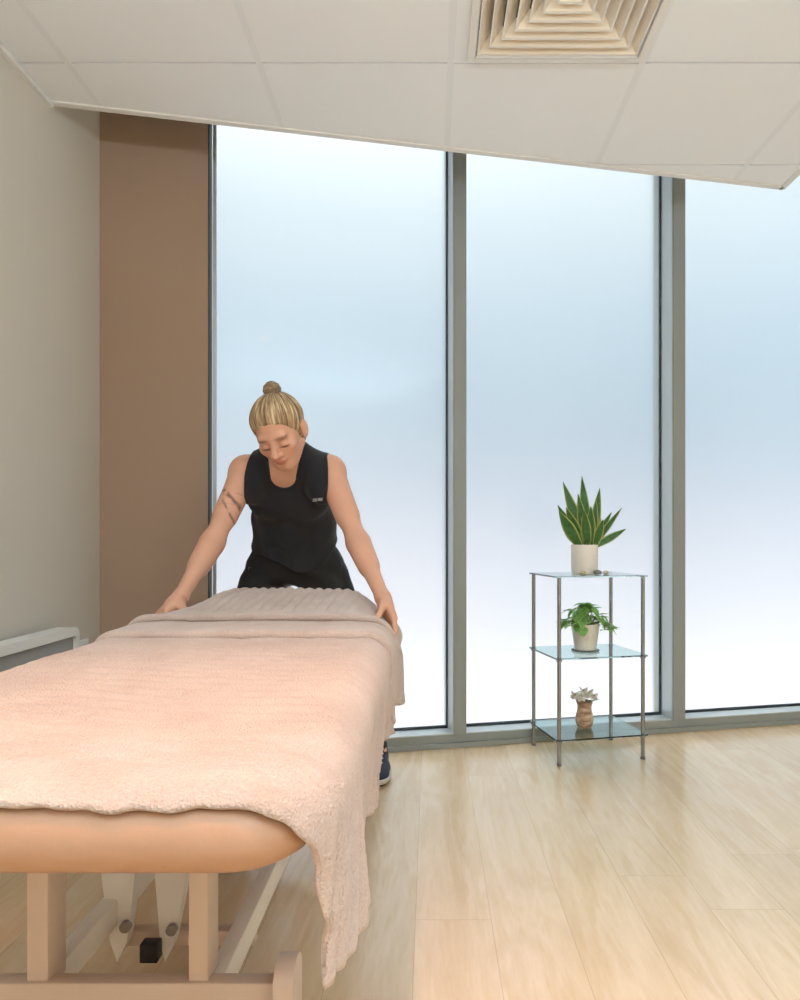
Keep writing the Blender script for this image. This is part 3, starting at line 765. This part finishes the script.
torso = [(EL(PEL+(0, .0, .01), (.151, .112, .115), TRm), .0), (EL(WST, (.128, .092, .125), CRm), .06), (EL(CHS+.0*cf, (.138, .100, .135), CRm), .06),
         (EL(CHS+.065*cu-.01*cf, (.150, .080, .080), CRm), .05),
         (EL(CHS+cf*.058+(-.066, 0, 0), (.062, .050, .058), CRm), .035), (EL(CHS+cf*.058+(.066, 0, 0), (.062, .050, .058), CRm), .035),
         (RC(SHR, SHL, .046, .046), .05)]
glut = [(EL(PEL+(-.078, .055, -.04), (.092, .085, .095)), .04), (EL(PEL+(.078, .055, -.04), (.092, .085, .095)), .04)]
legs = [(RC(HPR, KNR, .087, .057), .05), (RC(HPL, KNL, .087, .057), .05), (EL((HPR*.6+KNR*.4)+(0, -.01, 0), (.080, .086, .15)), .05), (EL((HPL*.6+KNL*.4)+(0, -.01, 0), (.080, .086, .15)), .05),
        (RC(KNR, ANR, .054, .036), .03), (RC(KNL, ANL, .054, .036), .03), (RC(KNR*.75+ANR*.25+(0, .022, 0), KNR*.45+ANR*.55+(0, .01, 0), .045, .036), .03), (RC(KNL*.75+ANL*.25+(0, .022, 0), KNL*.45+ANL*.55+(0, .01, 0), .045, .036), .03)]
neck = [(RC(NEK+(0, .0, -.02), np.array((-.490, 2.315, 1.262)), .054, .049), .03), (RC(NEK+(0, .012, .005), SHR+(.035, .02, .01), .045, .036), .04), (RC(NEK+(0, .012, .005), SHL+(-.035, .02, .01), .045, .036), .04)]
def arm(S, E, W, sgn):
    up = nrm(E-S)
    return [(EL(S+(sgn*.004, 0, -.006), (.044, .048, .056)), .035), (RC(S, E, .041, .0325), .03), (RC(S*.75+E*.25, S*.35+E*.65, .042, .038), .02),
            (RC(E, W, .0335, .0215), .02), (RC(E*.9+W*.1, E*.55+W*.45, .0365, .031), .025)]
arms = arm(SHR, ELR, WRR, -1)+arm(SHL, ELL, WRL, 1)

# head
pit, rol, yaw = math.radians(38), math.radians(11), math.radians(-4)
Rm = Matrix.Rotation(yaw, 3, 'Z') @ Matrix.Rotation(pit, 3, 'X') @ Matrix.Rotation(rol*-1, 3, 'Y')
hx_ = np.array(Rm @ Vector((1, 0, 0))); hf = np.array(Rm @ Vector((0, -1, 0))); hu = np.array(Rm @ Vector((0, 0, 1)))
HC = np.array((-.482, 2.235, 1.283))
HR = np.stack([hx_, hf, hu], 1)
def hp(x, y, z): return HC+hx_*x+hf*y+hu*z
HS = 1.0
head = [(EL(hp(0, -.012, .034), (.073, .093, .076), HR), .03), (EL(hp(0, .030, -.030), (.059, .060, .078), HR), .03), (EL(hp(0, .055, -.086), (.027, .026, .022), HR), .025),
        (RC(hp(-.050, -.002, -.048), hp(-.014, .056, -.088), .018, .016), .02), (RC(hp(.050, -.002, -.048), hp(.014, .056, -.088), .018, .016), .02),
        (EL(hp(-.040, .060, -.022), (.020, .018, .018), HR), .02), (EL(hp(.040, .060, -.022), (.020, .018, .018), HR), .02),
        (RC(hp(-.034, .076, .017), hp(.034, .076, .017), .012, .012), .016)]
sock = [(EL(hp(-.031, .098, -.004), (.017, .016, .011), HR), .012), (EL(hp(.031, .098, -.004), (.017, .016, .011), HR), .012)]
face = [(EL(hp(-.031, .0755, -.005), (.0145, .0135, .0125), HR), .004), (EL(hp(.031, .0755, -.005), (.0145, .0135, .0125), HR), .004),
        (RC(hp(0, .084, .010), hp(0, .108, -.030), .0085, .0110), .010), (EL(hp(-.012, .096, -.034), (.008, .010, .007), HR), .006), (EL(hp(.012, .096, -.034), (.008, .010, .007), HR), .006),
        (EL(hp(0, .088, -.0565), (.022, .009, .0050), HR), .006), (EL(hp(0, .0865, -.0650), (.019, .009, .0058), HR), .004)]
ears = []
for s_ in (-1, 1):
    Re = HR @ np.array(Matrix.Rotation(s_*.3, 3, 'Z'))
    ears += [(EL(hp(s_*.079, -.008, -.004), (.0075, .019, .030), Re), .008), (EL(hp(s_*.077, .0, -.024), (.007, .010, .013), Re), .008)]

# hands
def hand(W, d, n, side, curl, spread=.0, thumb_in=.6):
    """d finger direction, n palm normal, side=+1 when cross(d,n) points to the thumb"""
    d = nrm(d); n = np.array(n, float); n = nrm(n-d*np.dot(n, d)); w = np.cross(d, n)*side
    out = []
    kn = []
    R = np.stack([w, d, n], 1)
    out.append((EL(W+d*.048, (.038, .048, .0150), R), .015))
    out.append((RC(W, W+d*.030, .0235, .023), .015))
    out.append((RC(W+d*.025+w*.024, W+d*.076+w*.026, .0125, .0105), .01)); out.append((RC(W+d*.025-w*.020, W+d*.070-w*.026, .0120, .0095), .01))
    tips = []
    for off, L, r, dl in ((.0275, (.040, .024, .020), .0088, .078), (.0092, (.043, .027, .021), .0090, .081), (-.0092, (.040, .025, .020), .0086, .078), (-.0268, (.031, .019, .018), .0076, .071)):
        p = W+d*dl+w*off; a = 0
        dirb = nrm(d+w*(off*spread*10))
        out.append((RC(W+d*.04+w*off*.8, p, r*1.1, r*1.12), .008))
        for q, l in enumerate(L):
            a += curl[q]
            dd = dirb*math.cos(a)+n*math.sin(a)
            e = p+dd*l; rr = r*(1-.10*q); out.append((RC(p, e, rr, rr*.90), .0025)); p = e
        tips.append(p)
    # thumb
    p = W+d*.022+w*.022+n*.006
    t1 = nrm(d*.65+w*.62+n*.45*thumb_in*2); q1 = p+t1*.042
    t2 = nrm(d*.9+w*.15+n*.55*thumb_in*2); q2 = q1+t2*.031
    t3 = nrm(d*.95-w*.10+n*.45*thumb_in*2); q3 = q2+t3*.024
    out += [(RC(p, q1, .0150, .0110), .012), (RC(q1, q2, .0105, .0095), .003), (RC(q2, q3, .0095, .0075), .003)]
    return out
cL = [math.radians(a) for a in (14, 30, 24)]; cR = [math.radians(a) for a in (22, 42, 30)]
handL = hand(WRL, (.36, -.30, -.86), (-.90, -.30, -.10), -1, cL, thumb_in=.8)
handR = hand(WRR, (-.38, -.72, -.50), (.42, .10, -.86), 1, cR)
# thumb of either hand must point to the body's midline / the viewer
def thumb_ok(h, S): return h
feetL = [(RC(ANL, ANL+(.0, .03, -.045), .037, .034), .02), (RC(ANL+(0, .02, -.045), ANL+(.012, -.16, -.060), .034, .024), .02)]
feetR = [(RC(ANR, ANR+(.0, .03, -.045), .037, .034), .02), (RC(ANR+(0, .02, -.045), ANR+(-.012, -.16, -.060), .034, .024), .02)]

fb = Field((-1.0, 1.93, 0.0), (-.02, 2.95, 1.50), .0034)
for pr in torso+glut+legs+neck+arms+feetL+feetR: fb.add(*pr)
CR_ = RC((-.520, 2.35, .722), (-.520, 3.0, .722), .036, .036)
fb.add(CR_, .03, True)
for pr in head: fb.add(*pr)
for pr in sock: fb.add(pr[0], pr[1], True)
for pr in face+ears: fb.add(*pr)
for pr in handL+handR: fb.add(*pr)
bv, bq = fb.mesh(); del fb

def np_mesh(name, v, q, mat, parent=None):
    me = bpy.data.meshes.new(name); me.from_pydata(v.tolist(), [], q.tolist()); me.update()
    o = link(name, me, mat, parent, True)
    return o
def local(v): return (v-HC)@HR
# skin colours
base = np.array(lin((215, 164, 137))[:3]); paint = np.tile(base, (len(bv), 1))
nz = np.array([noise.noise(Vector(p*14)) for p in bv]); paint *= (1+.06*nz)[:, None]
hl = local(bv)
def blend(mask, c): 
    global paint
    paint = paint*(1-mask[:, None])+np.array(lin(c)[:3])*mask[:, None]
def gm(c, r): return np.exp(-(((hl-np.array(c))/np.array(r))**2).sum(1))
for s_ in (-1, 1):
    blend(.2*gm((s_*.040, .070, -.030), (.020, .03, .016)), (214, 128, 108))
    blend(np.clip(1.5*gm((s_*.034, .088, .0185), (.018, .02, .0040)), 0, .75), (112, 76, 50))        # brows
    blend(np.clip(1.6*gm((s_*.031, .088, -.0125), (.013, .02, .0028)), 0, .85), (58, 38, 30))        # lashes of lowered lids
blend(np.clip(1.3*gm((0, .094, -.0600), (.019, .02, .0080)), 0, .7), (186, 104, 96))
blend(.3*gm((0, .108, -.032), (.012, .02, .012)), (212, 124, 106))
# tattoo on her right upper arm
ab = ELR-SHR; tt = ((bv-SHR)@ab)/(ab@ab); ring_ = np.linalg.norm(bv-(SHR+np.clip(tt, 0, 1)[:, None]*ab), axis=1)
x_ = (bv[:, 0]-(SHR[0]+tt*ab[0]))
band = .44+x_*2.4
ink = (np.exp(-((tt-band)/.022)**2)+.9*np.exp(-((tt-band-.13-x_*1.5)/.018)**2)*(x_ > -.015)+.8*np.exp(-((tt-.47)/.10)**2)*np.exp(-((x_-.012-.03*np.sin(tt*40))/.006)**2))
ink *= (ring_ < .075)*(bv[:, 1] < SHR[1]+tt*ab[1]+.01)*(np.clip(.6+1.5*np.array([noise.noise(Vector(p*55)) for p in bv]), 0, 1))
blend(np.clip(ink, 0, .75), (58, 52, 48))
person = np_mesh('person', bv, bq, M['skin'])
ca = person.data.color_attributes.new('paint', 'FLOAT_COLOR', 'POINT')
ca.data.foreach_set('color', np.concatenate([np.clip(paint, 0, 1), np.ones((len(bv), 1))], 1).astype(np.float32).ravel())
tag(person, 'blonde woman in black sleeveless top bending over the table, smoothing the towel with both hands', 'person')

# hair: cap swept back from the hairline, knotted on top
fh = Field(HC-.19, HC+.20, .003)
cap = EL(hp(0, -.018, .037), (.0795, .1005, .082), HR)
for pr in head[:2]+head[3:5]: fh.add(*pr)
sl, g = fh.sub(HC-.19, HC+.20)
loc = (g-HC.astype(np.float32))@HR.astype(np.float32)
# hairline plane (front) with a soft curve, ear notch and nape limit
front = (loc[..., 1]-.0745+np.abs(loc[..., 0])**2*1.2)*.84-(loc[..., 2]-.066)*.54
side = np.maximum(loc[..., 1]-.012-(loc[..., 2]+.0)*.45, -(loc[..., 2]-.025))*0-1
nape = -(loc[..., 2]+.055)-.15*loc[..., 1]
tk = np.clip(-front/.045, 0, 1); tk = .0018+.0085*tk*(2-tk)
front = front+.002*np.sin(loc[..., 0]*210)+.0015*np.sin(loc[..., 0]*470+1)
fh.v = np.maximum(np.maximum(fh.v-tk, front), nape).astype(np.float32)
for s_ in (-1, 1): fh.add(EL(hp(s_*.086, .0, -.016), (.017, .020, .029), HR), .006, True)
hv, hq = fh.mesh()
BUN = hp(.0, -.070, .116)
def strands(o, v, mode):
    l = local(v)
    bl = np.array((0, -.070, .116)); r = l-bl
    ax = nrm((0, -.45, .9)); t = r@ax; e1 = nrm(np.cross(ax, (1, 0, 0))); e2 = np.cross(ax, e1)
    ang = np.arctan2(r@e2, r@e1); dist = np.linalg.norm(r, axis=1)
    s = np.stack([np.cos(ang)*2.6, np.sin(ang)*2.6, dist*2.0], 1) if mode == 0 else np.stack([dist*40, t*55+ang*.8, ang*.5], 1)
    a = o.data.attributes.new('strand', 'FLOAT_VECTOR', 'POINT'); a.data.foreach_set('vector', s.astype(np.float32).ravel())
    return s
l = local(hv); r = l-np.array((0, -.070, .116)); ang = np.arctan2(r[:, 0], r[:, 1])
hvn = hv + ((hv-hp(0, -.014, .03))/np.linalg.norm(hv-hp(0, -.014, .03), axis=1)[:, None])*(.0012*np.sin(ang*46)+.0010*np.sin(ang*27+1))[:, None]
hair = np_mesh('hair', hvn, hq, M['hair'], person); strands(hair, hvn, 0)
fn = Field(BUN-.07, BUN+.07, .0022)
bR = np.stack([hx_, nrm(np.cross(nrm(hu*.9-hf*.45), hx_)), nrm(hu*.9-hf*.45)], 1)
fn.add(EL(BUN-bR[:, 2]*.002, (.028, .027, .022), bR), .0)
for k in range(9):      # wrapped coils
    a0 = 2*PI*k/9
    p = [BUN+bR[:, 0]*(.020*math.cos(a0+q*.5))+bR[:, 1]*(.020*math.sin(a0+q*.5))+bR[:, 2]*(-.014+.012*q) for q in range(3)]
    fn.add(RC(p[0], p[1], .008, .009), .003); fn.add(RC(p[1], p[2], .009, .006), .003)
fn.add(EL(BUN+bR[:, 2]*.012, (.019, .018, .014), bR), .006)
fn.add(RC(BUN-bR[:, 2]*.03, BUN, .022, .020), .004)
v_, q_ = fn.mesh(); bun = np_mesh('hair_bun', v_, q_, M['hair_dark'], hair); strands(bun, v_, 1)

# black sleeveless top
ft = Field((-.80, 2.15, .74), (-.20, 2.90, 1.32), .0034)
e = .009
for pr in torso[:-1]: ft.add(pr[0].grow(e+.004), max(pr[1], .03) if pr[1] else 0)
for pr in glut: ft.add(pr[0].grow(e*.6), .05)
ft.add(RC(SHR, SHL, .050, .050), .05); [ft.add(EL(S+np.array((0, -.004, -.006)), (.050, .057, .063)), .03) for S in (SHR, SHL)]; [ft.add(EL(S+np.array((-q*.022, -.026, -.052)), (.052, .050, .062)), .03) for S, q in ((SHR, -1), (SHL, 1))]; [ft.add(RC(Hq, Hq*.8+Kq*.2, .100, .098), .05) for Hq, Kq in ((HPR, KNR), (HPL, KNL))]; ft.add(EL(PEL+(0, .0, .01), (.166, .128, .130), TRm), .05); ft.add(EL(WST+(0, .0, -.02), (.145, .112, .130), CRm), .05)
for pr in neck[1:]: ft.add(pr[0].grow(e*.8), .04)
sl, g = ft.sub(ft.lo, ft.lo+ft.h*(ft.n-1))
d_ = ft.v
ax_ = ((g-PEL.astype(np.float32))@tu.astype(np.float32)); fr = ((g-PEL.astype(np.float32))@tf.astype(np.float32))
xx = g[..., 0]-np.float32(-.503)
rip = (.0035*np.sin(xx*70+ax_*18+fr*20)+.003*np.sin(xx*38-ax_*45+1))*np.clip((.34-ax_)/.2, .15, 1)
d_ = d_+rip.astype(np.float32)
hem = -(ax_-.056-1.4*xx*xx+.02*np.sin(xx*22))
ft.v = np.maximum(d_, hem).astype(np.float32)
armx = np.float32(.128)
for S, sg in ((SHR, -1), (SHL, 1)):
    ro_ = .152 if sg > 0 else .171
    ft.add(RC(S+np.array((sg*.148, -.01, .10)), S+np.array((sg*.150, -.02, -.050)), ro_, ro_), .006, True)
# scoop neckline
ft.add(RC(NEK+cu*.07+cf*.02, NEK-cu*.030+cf*.100, .062, .042), .008, True)
v_, q_ = ft.mesh(); tank = np_mesh('tank_top', v_, q_, M['tank'], person)

# leggings
fl = Field((-1.0, 2.35, .03), (-.05, 2.95, 1.02), .004)
for pr in [torso[0], torso[1]]+glut+legs: fl.add(pr[0].grow(.006), pr[1])
fl.add(CR_, .03, True)
sl, g = fl.sub(fl.lo, fl.lo+fl.h*(fl.n-1))
top_ = ((g-PEL.astype(np.float32))@tu.astype(np.float32))-.10; ank = .062-g[..., 2]
fl.v = np.maximum(np.maximum(fl.v+(.0012*np.sin(g[..., 2]*90+g[..., 0]*40)).astype(np.float32), top_), ank).astype(np.float32)
v_, q_ = fl.mesh(); lg_ = np_mesh('leggings', v_, q_, M['legging'], person)

# prints that lie on the cloth: projected on to the garment's front
from mathutils.bvhtree import BVHTree
dg = None
def decal(name, target, rects, px, py, sz, mat):
    me = target.data; bvh = BVHTree.FromPolygons([v.co for v in me.vertices], [p.vertices for p in me.polygons])
    org = Vector((0, 0, H)); bm = bmesh.new()
    def hit(x, y):
        dr = (at(x, y, 1.0)-org).normalized(); r = bvh.ray_cast(org, dr); return r
    for x0, y0, x1, y1, sk in rects:
        grid = []
        for j in range(4):
            row = []
            for i in range(7):
                x = px+x0+(x1-x0)*i/6+sk*j/3; y = py+y0+(y1-y0)*j/3
                h_ = hit(x, y)
                row.append(bm.verts.new(h_[0]+h_[1]*.0012))
            grid.append(row)
        for j in range(3):
            for i in range(6): bm.faces.new((grid[j][i], grid[j+1][i], grid[j+1][i+1], grid[j][i+1]))
    bmesh.ops.solidify(bm, geom=bm.faces, thickness=.0006)
    o = obj(name, bm, M[mat], target); return o
lo_ = decal('chest_logo', tank, [(-4.8, -1.3, -.4, 1.9, -.6), (.2, -1.8, 4.8, 1.3, -.6)], 318, 499.5, 1, 'logo'); lo_['label'] = 'small white chest print'
lo_ = decal('hip_logo', lg_, [(-1.2, -1.2, 1.6, -.4, .2), (-1.2, -.2, -.4, 1.8, 0)], 249.5, 568.5, 1, 'logo_grey'); lo_['label'] = 'small grey print at the hip'

# trainers
def shoe(A, toe, mirror):
    f = Field(A+np.array((-.09, -.24, -.09)), A+np.array((.09, .13, .06)), .0035)
    a0 = A+np.array((0, .045, -.045)); tv = np.array((toe, -.20, 0.))
    f.add(RC(A+(0, .01, .015), A+(0, .03, -.03), .043, .043), 0); f.add(RC(a0, a0+tv*.5, .042, .040), .02); f.add(EL(a0+tv*.62+(0, 0, -.008), (.046, .075, .034)), .03); f.add(EL(a0+tv*.93+(0, 0, -.012), (.040, .050, .026)), .03)
    sl, g = f.sub(f.lo, f.lo+f.h*(f.n-1))
    up_ = np.maximum(f.v, .026-g[..., 2]); up_ = np.maximum(up_, g[..., 2]-(A[2]+.028)); f.v = up_.astype(np.float32)
    v, q = f.mesh(); s = np_mesh('shoe', v, q, M['shoe'], person)
    f = Field(A+np.array((-.09, -.24, -.10)), A+np.array((.09, .13, .06)), .0035)
    f.add(RC(a0, a0+tv*.5, .046, .044), 0); f.add(EL(a0+tv*.62+(0, 0, -.008), (.051, .080, .05)), .03); f.add(EL(a0+tv*.93+(0, 0, -.012), (.045, .056, .04)), .03)
    sl, g = f.sub(f.lo, f.lo+f.h*(f.n-1))
    v0 = f.v.copy()
    f.v = np.maximum(np.maximum(v0, g[..., 2]-.030), .010-g[..., 2]).astype(np.float32); v, q = f.mesh(); np_mesh('midsole', v, q, M['sole'], s)
    f.v = np.maximum(np.maximum(v0+.003, g[..., 2]-.0095), .0005-g[..., 2]).astype(np.float32); v, q = f.mesh(); np_mesh('outsole', v, q, M['outsole'], s)
    bm = bmesh.new()
    for k in range(4):
        y = A[1]-.035-k*.022; z = A[2]+.018-k*.011
        tube(bm, (A[0]-.026+toe*.3, y, z-.004), (A[0]+toe*.3, y-.004, z+.006), .0028, seg=8); tube(bm, (A[0]+toe*.3, y-.004, z+.006), (A[0]+.026+toe*.3, y, z-.004), .0028, seg=8)
    obj('laces', bm, M['sole'], s, True)
shoe(ANL, .018, 1); shoe(ANR, -.018, -1)

# ------------------------------------------------------------------ lamps: recessed warm downlights behind / above the viewer
SPOT_W, REAR_W, UP_W, SKY = 92, 20, 118, 1.0
SPOTS = [(-.24, .77, 1.0), (1.0, .35, .2), (-.35, -1.0, .25), (1.3, -1.3, .2)]
for k, (x, y, s) in enumerate(SPOTS):
    dl = empty('downlight', (x, y, ZC), ['recessed warm downlight in the ceiling above the near end of the table', 'recessed warm downlight in the ceiling to the right of the viewer', 'recessed warm downlight in the ceiling behind the viewer', 'recessed warm downlight in the far back right of the ceiling'][k], 'lamp', 'ceiling downlights')
    bm = bmesh.new(); lathe(bm, [(.050, -.001), (.058, -.004), (.056, -.009), (.046, -.007), (.043, -.002)], (x, y, ZC)); obj('trim_ring', bm, M['lamp_ring'], dl, angle=40)
    bm = bmesh.new(); tube(bm, (x, y, ZC-.003), (x, y, ZC-.0012), .042, seg=32); obj('lens', bm, M['bulb'], dl)
    ld = bpy.data.lights.new('spot', 'SPOT'); ld.energy = SPOT_W*s; ld.color = (1, .38, .06); ld.spot_size = math.radians(70); ld.spot_blend = 1; ld.shadow_soft_size = .05
    lo = bpy.data.objects.new('spot_lamp', ld); COL.objects.link(lo); lo.location = (x, y, ZC-.02)
# warm area fill added at the back wall, behind the viewer; no window there
ld = bpy.data.lights.new('rear_fill', 'AREA'); ld.shape = 'RECTANGLE'; ld.size = 4.0; ld.size_y = 2.3; ld.energy = REAR_W; ld.color = (1, .66, .42)
lo = bpy.data.objects.new('rear_fill_area', ld); COL.objects.link(lo); lo.location = (.9, YB+.03, 1.25); lo.rotation_euler = (PI/2, 0, 0)
# unseen upward fill added behind the viewer to brighten the ceiling; no fitting
ld = bpy.data.lights.new('ceiling_fill', 'AREA'); ld.shape = 'RECTANGLE'; ld.size = 2.6; ld.size_y = .5; ld.energy = UP_W; ld.color = (.69, .86, 1)
lo = bpy.data.objects.new('ceiling_fill_area', ld); COL.objects.link(lo); lo.location = (.6, -.5, 1.72); lo.rotation_euler = (PI, 0, 0)

# ------------------------------------------------------------------ daylight
w = bpy.data.worlds.new('sky'); sc.world = w; w.use_nodes = True; nt = w.node_tree; L = nt.links.new
bg = nt.nodes['Background']
tc = N(nt, 'ShaderNodeTexCoord'); sx = N(nt, 'ShaderNodeSeparateXYZ'); L(tc.outputs['Generated'], sx.inputs[0])
mr = N(nt, 'ShaderNodeMapRange'); mr.inputs['From Min'].default_value = -1; mr.inputs['From Max'].default_value = 1; L(sx.outputs['Z'], mr.inputs['Value'])
cr = N(nt, 'ShaderNodeValToRGB'); els = cr.color_ramp.elements
stops = [(-1, (1.5, 1.5, 1.54)), (-.28, (1.5, 1.5, 1.54)), (-.17, (1.0, 1.02, 1.08)), (-.03, (.80, .83, .93)), (.06, (.60, .69, .80)), (.15, (.47, .60, .70)), (.28, (.52, .68, .80)), (.46, (.86, .96, 1.0)), (.64, (1.5, 1.6, 1.65)), (.78, (11, 11.5, 12.2)), (1, (17, 17.8, 18.8))]
els[0].position = 0; els[0].color = (*stops[0][1], 1); els[1].position = 1; els[1].color = (*stops[-1][1], 1)
for z, c in stops[1:-1]:
    e_ = els.new((z+1)/2); e_.color = (*c, 1)
L(mr.outputs[0], cr.inputs[0])
nz = N(nt, 'ShaderNodeTexNoise', Scale=1.6, Detail=2.0); L(tc.outputs['Generated'], nz.inputs['Vector'])
m2 = N(nt, 'ShaderNodeMapRange'); m2.inputs['To Min'].default_value = .85; m2.inputs['To Max'].default_value = 1.15; L(nz.outputs['Fac'], m2.inputs['Value'])
mu = N(nt, 'ShaderNodeVectorMath', operation='SCALE'); L(cr.outputs[0], mu.inputs[0]); L(m2.outputs[0], mu.inputs['Scale'])
m3 = N(nt, 'ShaderNodeMapRange'); m3.inputs['From Min'].default_value = .30; m3.inputs['From Max'].default_value = .75; m3.inputs['To Min'].default_value = 1; m3.inputs['To Max'].default_value = 1.45
L(sx.outputs['X'], m3.inputs['Value']); m4 = N(nt, 'ShaderNodeVectorMath', operation='SCALE'); L(mu.outputs[0], m4.inputs[0]); L(m3.outputs[0], m4.inputs['Scale']); mu = m4
L(mu.outputs[0], bg.inputs['Color']); bg.inputs['Strength'].default_value = SKY

# ------------------------------------------------------------------ render look
vs = sc.view_settings; vs.view_transform = 'Standard'; vs.look = 'None'; vs.gamma = 1; vs.exposure = 0; vs.use_curve_mapping = False
sc.cycles.use_denoising = True
try: sc.cycles.denoiser = 'OPENIMAGEDENOISE'
except Exception: pass
sc.cycles.max_bounces = 16; sc.cycles.transmission_bounces = 12; sc.cycles.diffuse_bounces = 6; sc.cycles.glossy_bounces = 6
sc.cycles.caustics_refractive = True; sc.cycles.caustics_reflective = False; sc.cycles.sample_clamp_indirect = 6
